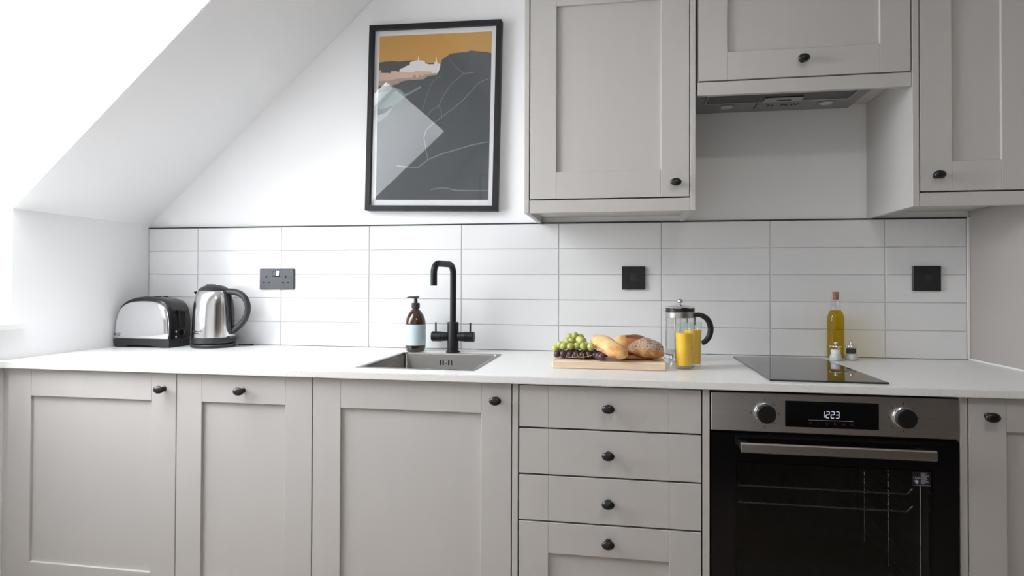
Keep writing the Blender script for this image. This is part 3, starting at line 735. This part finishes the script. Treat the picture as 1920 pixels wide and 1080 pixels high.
# ------------------------------------------------------------------ toaster
t = Thing('toaster', 'black toaster with mirror-polished side, in the corner by the left wall', 'toaster', (-1.82, -.13, ZW))
def outline(grow, zb):
    """toaster side outline in (x,z): flat foot, leaning sides, rounded top"""
    x0, x1 = -1.9490, -1.6985
    pts = []
    P = [(x0 + .003, zb), (x0 + .004, .965), (x0 + .010, 1.015), (x0 + .019, 1.048), (x0 + .033, 1.072), (x0 + .055, 1.0890), (x0 + .085, 1.0990), (x0 + .128, 1.1035),
         (x1 - .075, 1.1015), (x1 - .045, 1.0950), (x1 - .025, 1.0840), (x1 - .011, 1.0660), (x1 - .004, 1.040), (x1 - .0005, 1.005), (x1, .965), (x1, zb)]
    P = P[:1] + smooth_path(P[1:-1], None, 3) + P[-1:]
    c = ((x0 + x1) / 2, 1.02)
    for x, z in P:
        v = Vector((x - c[0], z - c[1])); l = v.length
        k = (l + grow) / l; kx = (l + grow * .35) / l if grow > 0 else k
        pts.append((c[0] + v.x * kx, c[1] + v.y * k if z > zb + 1e-6 else zb))
    return pts
body = MB(); ly = []
for y, g in ((-.186, -.004), (-.183, .003), (-.174, .0075), (-.150, .0085), (-.095, .0085), (-.080, .006), (-.066, .002), (-.060, -.012)):
    ly.append([(x, y, z) for x, z in outline(g, .945)])
body.loft(ly)
bd = t.part('body', body, M_PLASTB, smooth=40)
ch = MB(); ly = []
for y, g in ((-.1865, -.003), (-.190, -.0035), (-.1932, -.006), (-.1953, -.011)):
    ly.append([(x, y, z) for x, z in outline(g, .945 + max(0, -g - .005) * .8)])
ly = [[(x, y, .945 + (z - .945) * .962) for x, y, z in l] for l in ly]
cx2, cz2 = -1.8235, 1.015
for y, k in ((-.1962, .90), (-.1968, .70), (-.1970, .45), (-.1971, .2)):
    ly.append([(cx2 + (x - cx2) * k, y, cz2 + (z - cz2) * k) for x, _, z in ly[3]])
ch.loft(ly)
t.part('side_plate', ch, M_CHROME, smooth=60, label='mirror polished metal side')
# foot band with an arched lower edge
fo = MB()
fx0, fx1 = -1.9480, -1.6965
fp = [(fx0 + .002, .944), (fx0 + .001, .930), (fx0 + .006, .916), (fx0 + .014, .911), (fx0 + .040, .9105), (fx0 + .060, .916), (fx0 + .100, .920), (fx0 + .150, .920), (fx0 + .195, .915), (fx0 + .215, .9105), (fx1 - .001, .9105), (fx1, .944)]
fo.prism(fp, 'y', -.192, -.070)
t.part('foot_band', fo, M_PLASTD, smooth=40)
sh_ = MB().prism([(fx0 + .03, .9105), (fx0 + .215, .9105), (fx0 + .215, .935), (fx0 + .03, .935)], 'y', -.180, -.085)
t.part('underside', sh_, M_HOLE)
for y in (-.146, -.106):
    t.part('bread_slot', MB().box(-1.838, -1.778, y - .010, y + .010, 1.095, 1.1118, .0008), M_HOLE)
lv = t.part('lever_slot', MB().box(-1.697, -1.6895, -.140, -.108, .985, 1.060, .001), M_HOLE)
t.part('lever', MB().box(-1.6895, -1.676, -.146, -.104, 1.050, 1.060, .003), M_PLASTB, lv)
for z in (.972, .952): t.part('button', MB().sphere((-1.6905, -.160, z), .0042, 2, (.5, 1, 1)), M_CHROME)
t.part('browning_dial', MB().loft([[(-1.6905 + d, -.112 + r * math.cos(2 * PI * i / 18), .966 + r * math.sin(2 * PI * i / 18)) for i in range(18)] for r, d in ((.010, 0), (.010, .006), (.008, .008))]), M_PLASTD)
for s, z in (('Russell', .9630), ('Hobbs', .9555)):
    t.part('lettering', text_mb(s, .0080, (-1.9330, -.1958, z), (1, -.045, 0), (0, 0, 1), .0004), M_MARKG)
t.part('lettering', MB().lathe([(.0030, .956), (.0026, .962), (.0008, .968)], (-1.9375, -.1946), 10), M_MARKG)

# ------------------------------------------------------------------ kettle and its power base
KX, KY = -1.5640, -.105
t = Thing('kettle', 'polished steel jug kettle with black handle on its power base, next to the toaster', 'kettle', (KX, KY, ZW))
pb = t.part('power_base', MB().lathe([(.080, ZW + .0004), (.0840, ZW + .004), (.0840, ZW + .010), (.081, ZW + .0145), (.073, ZW + .0155), (.02, ZW + .0155)], (KX, KY), 40), M_PLASTD)
t.part('cable', MB().tube([(KX + .080, KY + .040, ZW + .006), (KX + .110, KY + .055, ZW + .005), (KX + .125, KY + .075, ZW + .004), (KX + .115, KY + .095, ZW + .004)], .0032, 8), M_PLASTB, pb)
t.part('collar', MB().lathe([(.074, ZW + .0162), (.0805, ZW + .019), (.0815, ZW + .040), (.0808, ZW + .0415)], (KX, KY), 40), M_PLASTD)
t.part('body', MB().lathe([(.0802, ZW + .0416), (.0800, .962), (.0788, 1.000), (.0770, 1.040), (.0745, 1.075), (.0710, 1.102), (.0667, 1.120), (.0610, 1.133), (.0560, 1.138)], (KX, KY), 48), M_KETTLE, smooth=50)
t.part('lid', MB().lathe([(.0575, 1.1375), (.0575, 1.1400), (.0520, 1.1460), (.0400, 1.1535), (.0240, 1.1580), (.0080, 1.1590)], (KX, KY), 40), M_PLASTD)
t.part('lid_button', MB().lathe([(.016, 1.157), (.014, 1.161), (.006, 1.162)], (KX - .008, KY - .01), 20, sx=1.4), M_PLASTB)
t.part('spout', MB().loft([[(KX - .060, KY - .016, 1.112), (KX - .060, KY + .016, 1.112), (KX - .050, KY + .018, 1.136), (KX - .050, KY - .018, 1.136)],
                          [(KX - .080, KY - .006, 1.122), (KX - .080, KY + .006, 1.122), (KX - .086, KY + .008, 1.131), (KX - .086, KY - .008, 1.131)]]), M_PLASTB)
hp = [(.052, 1.131), (.075, 1.1325), (.100, 1.130), (.124, 1.120), (.142, 1.102), (.151, 1.080), (.152, 1.060), (.146, 1.036), (.132, 1.013), (.113, .994), (.096, .980), (.087, .968)]
hs = [.0145, .0145, .0140, .0135, .0130, .0128, .0128, .0128, .0128, .0130, .0125, .0080]
t.part('handle', MB().tube(*smooth_path([(KX + a, KY - .004, z) for a, z in hp], hs), 16, flat=(1.05, .9)), M_PLASTD, smooth=60)
t.part('handle_mount', MB().tube([(KX + .056, KY - .004, 1.134), (KX + .070, KY - .004, 1.095), (KX + .0765, KY - .004, 1.060), (KX + .0775, KY - .004, 1.020), (KX + .079, KY - .004, .985), (KX + .080, KY - .004, .962)],
                                 [.017, .017, .0165, .0160, .0150, .009], 12, flat=(1.25, .75)), M_PLASTB, smooth=60)
t.part('switch', MB().tube([(KX + .082, KY - .012, .951), (KX + .103, KY - .014, .950), (KX + .116, KY - .014, .946)], [.006, .005, .004], 8, flat=(1.6, .8)), M_PLASTB)
for s, z in (('Russell', .9735), ('Hobbs', .9650)):
    n_ = len(s); a0 = -1.98
    for i, chx in enumerate(s):
        a = a0 + i * .078
        nx, ny = math.cos(a), math.sin(a)
        t.part('lettering', text_mb(chx, .0100, (KX + nx * .0801, KY + ny * .0801, z), (-ny, nx, 0), (0, 0, 1), .0004), M_MARK)

# ------------------------------------------------------------------ soap bottle
BX, BY = -.7148, -.107
t = Thing('soap_bottle', 'brown pump bottle with a pale blue label left of the tap', 'soap dispenser', (BX, BY, ZW))
t.part('bottle', MB().lathe([(.030, ZW + .0003), (.0345, ZW + .003), (.0385, ZW + .018), (.0388, 1.015), (.0380, 1.024), (.0350, 1.036), (.0290, 1.050), (.0205, 1.0625), (.0145, 1.0680), (.0128, 1.0720)], (BX, BY), 36), M_BROWN, smooth=50)
t.part('label', MB().lathe([(.0389, .9345), (.0393, .9350), (.0393, 1.0125), (.0389, 1.0130)], (BX, BY), 36, False, False), M_LABEL)
lt = MB()
for z, a0, a1 in ((1.001, -2.45, -2.00), (.995, -2.45, -1.75), (.981, -2.45, -1.4), (.975, -2.45, -1.6), (.962, -2.45, -1.9), (.957, -2.45, -1.7), (.945, -2.45, -2.0)):
    k = 10; lo = [[(BX + .0396 * math.cos(a0 + (a1 - a0) * i / k), BY + .0396 * math.sin(a0 + (a1 - a0) * i / k), zz) for i in range(k + 1)] for zz in (z, z + .0012)]
    lt.loft(lo, False, False, False)
t.part('label_print', lt, M_LTEXT)
pm = t.part('pump_collar', MB().lathe([(.0125, 1.0715), (.0155, 1.0735), (.0160, 1.0790), (.0160, 1.0915), (.0140, 1.0935), (.0070, 1.0945), (.0068, 1.112)], (BX, BY), 24), M_PLASTD)
t.part('pump_head', MB().tube([(BX + .013, BY, 1.1165), (BX, BY, 1.1150), (BX - .012, BY - .002, 1.1145), (BX - .024, BY - .004, 1.1155), (BX - .033, BY - .006, 1.1125)], [.0050, .0062, .0045, .0034, .0026], 10, flat=(1, .8)), M_PLASTD, pm)

# ------------------------------------------------------------------ chopping board, bread, grapes
t = Thing('chopping_board', 'pale wooden chopping board carrying the grapes and bread', 'chopping board', (.018, -.39, ZW))
ZB = ZW + .0235
t.part('board', MB().box(-.1525, .1875, -.492, -.292, ZW + .0005, ZB, .003), M_WOOD)

def roll_mesh(a, b, wid, hei, prof, seed, nl=28, nr=22, bumpy=.03, flatb=.75):
    """bread loaf between ends a and b; prof(t) gives the radius factor along it"""
    rnd = random.Random(seed)
    a = Vector(a); b = Vector(b); d = (b - a); L0 = d.length; d.normalize()
    side = d.cross(Vector((0, 0, 1))).normalized(); upv = side.cross(d)
    ph = [rnd.uniform(0, 6) for _ in range(6)]
    loops = []
    for i in range(nl + 1):
        tt = i / nl
        k = max(.04, prof(tt)); c = a + d * (L0 * tt)
        lp = []
        for j in range(nr):
            an = 2 * PI * j / nr
            w = 1 + bumpy * (math.sin(tt * 9 + ph[0] + 2 * an) + .6 * math.sin(tt * 17 + ph[1] - 3 * an) + .5 * math.sin(5 * an + ph[2] + tt * 6))
            u_ = math.cos(an) * wid * k * w; v_ = math.sin(an) * hei * k * w
            if v_ < 0: v_ *= flatb
            lp.append(c + side * u_ + upv * v_)
        loops.append(lp)
    return loops
def ell(p):
    return lambda tt: max(0.0, 1 - abs(2 * tt - 1) ** p) ** (1 / 2.0)
# plain roll leaning on the grapes, front
t = Thing('bread_roll', 'plain golden bread roll leaning on the grapes at the front of the board', 'bread', (.02, -.44, ZB), 'bread on the board')
lp = roll_mesh((-.031, -.378, .9930), (.068, -.506, .9530), .031, .026, ell(3.2), 4, bumpy=.05)
t.part('loaf', MB().loft(lp), M_CRUST, smooth=180)
t.o['label'] = 'plain golden bread roll leaning on the grapes at the front of the board'
sp_ = []
for tt in (.12, .3, .5, .7, .88):
    c_ = Vector((-.031, -.378, .9930)).lerp(Vector((.068, -.506, .9530)), tt)
    sp_.append(c_ + Vector((-.62, -.58, -.34)).normalized() * (.0290 if .2 < tt < .8 else .0225))
cr = MB().tube(sp_, [.002, .0065, .0080, .0065, .002], 10, flat=(1, .6))
t.part('split', cr, M_CRUMB, smooth=180, label='pale torn split in the crust')
# dark crusted roll at the back
t = Thing('bread_roll', 'dark-crusted bread roll at the back, partly hidden behind two others', 'bread', (.08, -.33, ZB), 'bread on the board')
lp = roll_mesh((.018, -.330, .962), (.150, -.322, .966), .036, .040, ell(2.4), 9)
t.part('loaf', MB().loft(lp), M_ROLLB, smooth=180)
top_ = [[lp[i][j] + (lp[i][j] - Vector((.09, -.326, .955))).normalized() * .0008 for j in range(3, 10)] for i in range(11, 26)]
t.part('dark_crust', MB().loft(top_, False, False, False), M_CRUSTX, smooth=180, label='nearly black baked top crust')
# seeded roll
t = Thing('seeded_roll', 'round bread roll thickly topped with pale seeds, on the right of the board', 'bread', (.13, -.42, ZB), 'bread on the board')
lp = roll_mesh((.068, -.420, .9640), (.187, -.412, .9520), .046, .0425, lambda x: min(1.0, (x / .45) ** .62 if x < .45 else 1) * (max(0, 1 - max(0, (x - .45) / .55) ** 2.8)) ** .5, 21, bumpy=.03, flatb=.42)
t.part('loaf', MB().loft(lp), M_CRUSTS, smooth=180)
sd = MB(); sd2 = MB(); rnd = random.Random(5)
for k in range(2400):
    i = rnd.randrange(2, len(lp) - 2); j = rnd.uniform(.9, 10.1)
    j0 = int(j); p = Vector(lp[i][j0]).lerp(Vector(lp[i][(j0 + 1) % 22]), j - j0).lerp(Vector(lp[i + 1][j0]), rnd.random() * .5)
    c = (Vector(lp[i][0]) + Vector(lp[i][11])) / 2
    n = (p - c).normalized(); tg = n.orthogonal().normalized()
    tg.rotate(Matrix.Rotation(rnd.uniform(0, PI), 3, n))
    q = sd if rnd.random() < .78 else sd2
    q.tube([p - tg * .0019 + n * .0003, p + n * .0008, p + tg * .0019 + n * .0003], [.0002, .0009, .0002], 4)
t.part('seeds', sd, M_SEED, kind='stuff'); t.part('dark_seed_scatter', sd2, M_SEEDD, kind='stuff')
# flat roll underneath
t = Thing('bread_roll', 'flat dark bread roll lying underneath the seeded roll', 'bread', (.1, -.40, ZB), 'bread on the board')
lp = roll_mesh((.050, -.428, .9420), (.160, -.395, .9400), .034, .0105, ell(3), 33, flatb=.75)
t.part('loaf', MB().loft(lp), M_CRUSTD, smooth=180)

GR = [(-.091, -.372, .998), (-.108, -.362, .993), (-.075, -.387, .985), (-.076, -.412, .968), (-.057, -.390, .975), (-.046, -.387, .970), (-.095, -.417, .960), (-.115, -.415, .960), (-.118, -.390, .976),
      (-.128, -.377, .970), (-.141, -.395, .957), (-.104, -.375, .981), (-.132, -.402, .964), (-.069, -.362, .992), (-.098, -.360, .972), (-.062, -.355, .978), (-.047, -.365, .972), (-.085, -.350, .984), (-.075, -.365, .968), (-.110, -.350, .975), (-.060, -.408, .966), (-.052, -.402, .960), (-.045, -.432, .968), (-.030, -.428, .970)]
RD = [(-.141, -.430, .9445), (-.122, -.434, .9442), (-.055, -.402, .953), (-.072, -.405, .946), (-.034, -.405, .950), (-.020, -.390, .952), (-.097, -.436, .9440), (-.080, -.440, .9442), (-.058, -.440, .9440), (-.037, -.436, .9440),
      (-.018, -.420, .9445), (-.090, -.410, .9445), (-.110, -.412, .9440), (-.130, -.405, .9442), (-.002, -.395, .9445), (-.050, -.375, .9450), (-.080, -.380, .9445), (-.110, -.380, .9445), (-.135, -.380, .9442), (-.030, -.370, .945), (-.095, -.355, .946), (-.060, -.350, .946), (-.010, -.372, .9445), (-.050, -.418, .9475), (-.010, -.405, .957), (-.022, -.447, .947), (-.004, -.452, .947), (.009, -.464, .947)]
# settle the grapes: no fruit may cut into the other bunch, the board or the front roll
RG_, RR_ = .0118, .0112
FR = [[Vector(p), RG_, 0] for p in GR] + [[Vector(p), RR_, 1] for p in RD]
ba, bb = Vector((-.031, -.378, .9930)), Vector((.068, -.506, .9530))
for it in range(120):
    for i in range(len(FR)):
        pi, ri, gi = FR[i]
        for j in range(i):
            pj, rj, gj = FR[j]
            need = (ri + rj) * (1.13 if gi != gj else .93)
            d = pi - pj; l = d.length
            if l < need:
                d = d / max(l, 1e-6) * (need - l)
                if gi != gj:
                    w = .75 if gi == 0 else .25
                else: w = .5
                pi += d * w; pj -= d * (1 - w)
        tt = max(0, min(1, (pi - ba).dot(bb - ba) / (bb - ba).length_squared)); c = ba + (bb - ba) * tt
        d = pi - c; need = ri * 1.04 + .0335
        if d.length < need: pi += d.normalized() * (need - d.length)
        pi.z = max(pi.z, ZB + ri * 1.22)
GR = [f[0] for f in FR if f[2] == 0]; RD = [f[0] for f in FR if f[2] == 1]
def bunch(name, label, pts, rad, mt, stem_mt, stems):
    t = Thing(name, label, 'grapes', (-.08, -.40, ZB), 'bunches of grapes on the board')
    base_me = None
    for p in pts:
        if base_me is None:
            o = MB().sphere((0, 0, 0), rad, 3, (1, 1, 1.06)).build('grape', mt, t.o, smooth=180); base_me = o.data
        else:
            o = bpy.data.objects.new('grape', base_me); COL.objects.link(o); o.parent = t.o
        o.location = Vector(p) - t.org
        s = random.uniform(.94, 1.03); o.scale = (s, s, s * random.uniform(.98, 1.04)); o.rotation_euler = (random.uniform(-.5, .5), random.uniform(-.5, .5), random.uniform(0, 3))
    sm = MB()
    for a in stems: sm.tube(a, .0011, 6)
    t.part('stem', sm, stem_mt)
bunch('grape_bunch', 'bunch of green grapes piled on top of the dark grapes', GR, RG_, M_GRG, M_STEMG,
      [[(-.100, -.395, .975), (-.092, -.392, .984), (-.085, -.380, .990)], [(-.092, -.398, .982), (-.080, -.398, .978)], [(-.092, -.396, .978), (-.100, -.405, .968)], [(-.098, -.394, .985), (-.108, -.380, .990)]])
bunch('grape_bunch', 'bunch of dark red grapes with bare stalks lying flat on the board', RD, RR_, M_GRR, M_STEM,
      [[(-.112, -.464, .9425), (-.091, -.466, .9420), (-.072, -.466, .943), (-.056, -.466, .943), (-.043, -.465, .947), (-.033, -.464, .949)]] +
      [[(a, -.465, .9425), (b_, -.463, c_ + .001)] for a, b_, c_ in ((-.108, -.112, .947), (-.092, -.091, .950), (-.074, -.078, .952), (-.058, -.060, .954), (-.057, -.059, .936), (-.043, -.049, .958), (-.100, -.103, .937))])

# ------------------------------------------------------------------ glasses of juice
def juice(label, cx, cy, top, level):
    t = Thing('juice_glass', label, 'glass', (cx, cy, ZW), 'glasses of orange juice')
    t.part('tumbler', MB().lathe([(.0235, ZW + .0004), (.0245, ZW + .002), (.0275, top), (.0263, top), (.0236, ZW + .0105), (.002, ZW + .0100)], (cx, cy), 36, True, True), M_GLASS, smooth=50)
    r1 = .0237 + (.0262 - .0237) * (level - ZW - .0105) / (top - ZW - .0105)
    t.part('juice', MB().lathe([(.0015, ZW + .0106), (.0232, ZW + .0108), (r1 - .0005, level - .0004), (r1 - .0012, level)], (cx, cy), 36), M_JUICE, smooth=50)
juice('tall glass of orange juice, the front one of two beside the bread', .2450, -.4250, 1.050, 1.0190)
juice('tall glass of orange juice partly hidden behind the front glass', .2765, -.3650, 1.049, 1.0255)

# ------------------------------------------------------------------ cafetiere
PXc, PYc = .2535, -.195
t = Thing('cafetiere', 'glass and chrome plunger coffee pot behind the glasses of juice', 'coffee pot', (PXc, PYc, ZW))
t.part('beaker', MB().lathe([(.0440, ZW + .012), (.0472, ZW + .018), (.0472, 1.078), (.0490, 1.084), (.0478, 1.084), (.0460, 1.078), (.0460, ZW + .019), (.0430, ZW + .015), (.002, ZW + .015)], (PXc, PYc), 40), M_GLASS, smooth=50)
t.part('beaker_lip', MB().loft([[(PXc - .0470, PYc - .010, 1.076), (PXc - .0478, PYc, 1.070), (PXc - .0470, PYc + .010, 1.076)], [(PXc - .0560, PYc - .004, 1.084), (PXc - .0590, PYc, 1.081), (PXc - .0560, PYc + .004, 1.084)]], False, False, False), M_GLASS)
t.part('base_ring', MB().lathe([(.0485, ZW + .008), (.0500, ZW + .009), (.0500, ZW + .018), (.0485, ZW + .019)], (PXc, PYc), 40, False, False), M_CHROME)
t.part('top_band', MB().lathe([(.0476, 1.0545), (.0486, 1.0550), (.0486, 1.0725), (.0476, 1.0730)], (PXc, PYc), 40, False, False), M_STEEL)
for a in (-2.0, -.55, 1.0, 2.7):
    c, s = math.cos(a), math.sin(a)
    st_ = MB().tube([(PXc + c * .054, PYc + s * .054, ZW + .001), (PXc + c * .050, PYc + s * .050, ZW + .010), (PXc + c * .0492, PYc + s * .0492, ZW + .03), (PXc + c * .0492, PYc + s * .0492, 1.056)], [.0045, .0035, .0030, .0030], 8)
    t.part('strut', st_, M_CHROME)
lid = t.part('lid', MB().lathe([(.0462, 1.0740), (.0475, 1.0755), (.0475, 1.0865), (.0515, 1.0870), (.0515, 1.0900), (.0440, 1.0935), (.0220, 1.0975), (.0080, 1.0985), (.0050, 1.1000)], (PXc, PYc), 40), M_CHROME, smooth=40)
t.part('lid_band', MB().lathe([(.0474, 1.0748), (.0482, 1.0752), (.0482, 1.0862), (.0474, 1.0866)], (PXc, PYc), 40, False, False), M_BLACK, lid, label='black band under the lid rim')  # plain black band round the side of the lid
t.part('plunger_rod', MB().tube([(PXc, PYc, ZW + .030), (PXc, PYc, 1.108)], .0022, 8), M_CHROME, lid)
t.part('plunger_knob', MB().sphere((PXc, PYc, 1.1105), .0095, 3, (1.1, 1.1, .85)), M_CHROME, lid, 180)
t.part('plunger_filter', MB().lathe([(.044, ZW + .022), (.0445, ZW + .024), (.0445, ZW + .031), (.040, ZW + .033)], (PXc, PYc), 32), M_STEEL)
hd = [(.046, 1.0640), (.060, 1.0645), (.074, 1.0610), (.087, 1.0520), (.096, 1.0380), (.100, 1.0200), (.098, 1.0010), (.091, .9850), (.081, .9740), (.071, .9690)]
t.part('handle', MB().tube(*smooth_path([(PXc + a, PYc - .002, z) for a, z in hd], [.0062, .0080, .0092, .0100, .0104, .0104, .0104, .0102, .0096, .0075]), 16, flat=(1, .95)), M_BLACK, smooth=60)
t.part('handle_bracket', MB().box(PXc + .0485, PXc + .056, PYc - .006, PYc + .004, 1.055, 1.0725, .001), M_STEEL)
t.part('handle_bracket', MB().tube([(PXc + .0495, PYc, 1.056), (PXc + .0490, PYc, 1.036), (PXc + .0495, PYc, 1.030)], .0016, 6), M_BLACK)

# ------------------------------------------------------------------ oil bottle, salt and pepper
OXc, OYc = .7945, -.048
t = Thing('oil_bottle', 'slim corked glass bottle of olive oil behind the hob', 'bottle', (OXc, OYc, ZW))
t.part('bottle', MB().lathe([(.0265, ZW + .0003), (.0288, ZW + .003), (.0288, 1.050), (.0275, 1.060), (.0230, 1.071), (.0175, 1.080), (.0150, 1.087), (.0146, 1.115), (.0162, 1.117), (.0162, 1.124), (.0110, 1.1245)], (OXc, OYc), 36, True, False), M_GLASS, smooth=50)
t.part('oil', MB().lathe([(.0240, ZW + .004), (.0268, ZW + .006), (.0268, 1.050), (.0255, 1.059), (.0212, 1.070), (.0158, 1.079)], (OXc, OYc), 36), M_OIL, smooth=50)
t.part('cork', MB().lathe([(.0085, 1.116), (.0108, 1.1415), (.0100, 1.1430)], (OXc, OYc), 20), M_CORK, label='brown cork stopper')
def mill(label, cx, cy, fill, z0, z1, mt):
    t = Thing(fill + '_mill', label, 'mill', (cx, cy, ZW), 'clear salt and pepper mills')
    t.part('jar', MB().lathe([(.0195, ZW + .0004), (.0205, ZW + .003), (.0200, ZW + .014), (.0165, ZW + .028), (.0172, ZW + .040), (.0180, ZW + .046)], (cx, cy), 28), M_GLASS, smooth=50)
    zz = [z0 + (z1 - z0) * k / 3 for k in range(4)]
    rr = [(.0183 if z < ZW + .016 else .0160 if z < ZW + .022 else .0150) for z in zz]
    t.part('clear_base', MB().lathe([(.0180, ZW + .001), (.0190, ZW + .003), (.0186, ZW + .013), (.0156, ZW + .022)], (cx, cy), 24), M_ACRYL, smooth=50)
    t.part(fill, MB().lathe(list(zip(rr, zz)), (cx, cy), 24), mt, smooth=50)
    cp_ = t.part('cap', MB().lathe([(.0195, ZW + .0462), (.0202, ZW + .048), (.0195, ZW + .0500), (.0110, ZW + .0530), (.0075, ZW + .0540)], (cx, cy), 28), M_CHROME)
    t.part('cap_knob', MB().sphere((cx, cy, ZW + .0590), .0062, 3, (1, 1, .9)), M_CHROME, cp_, 180)
mill('clear salt mill full of white salt standing just ahead of the oil bottle', .7770, -.1030, 'salt', ZW + .0225, ZW + .038, M_SALT)
t = mill('clear pepper mill with dark peppercorns to the right of the white salt', .8320, -.0850, 'pepper', ZW + .024, ZW + .040, M_PEPPER)
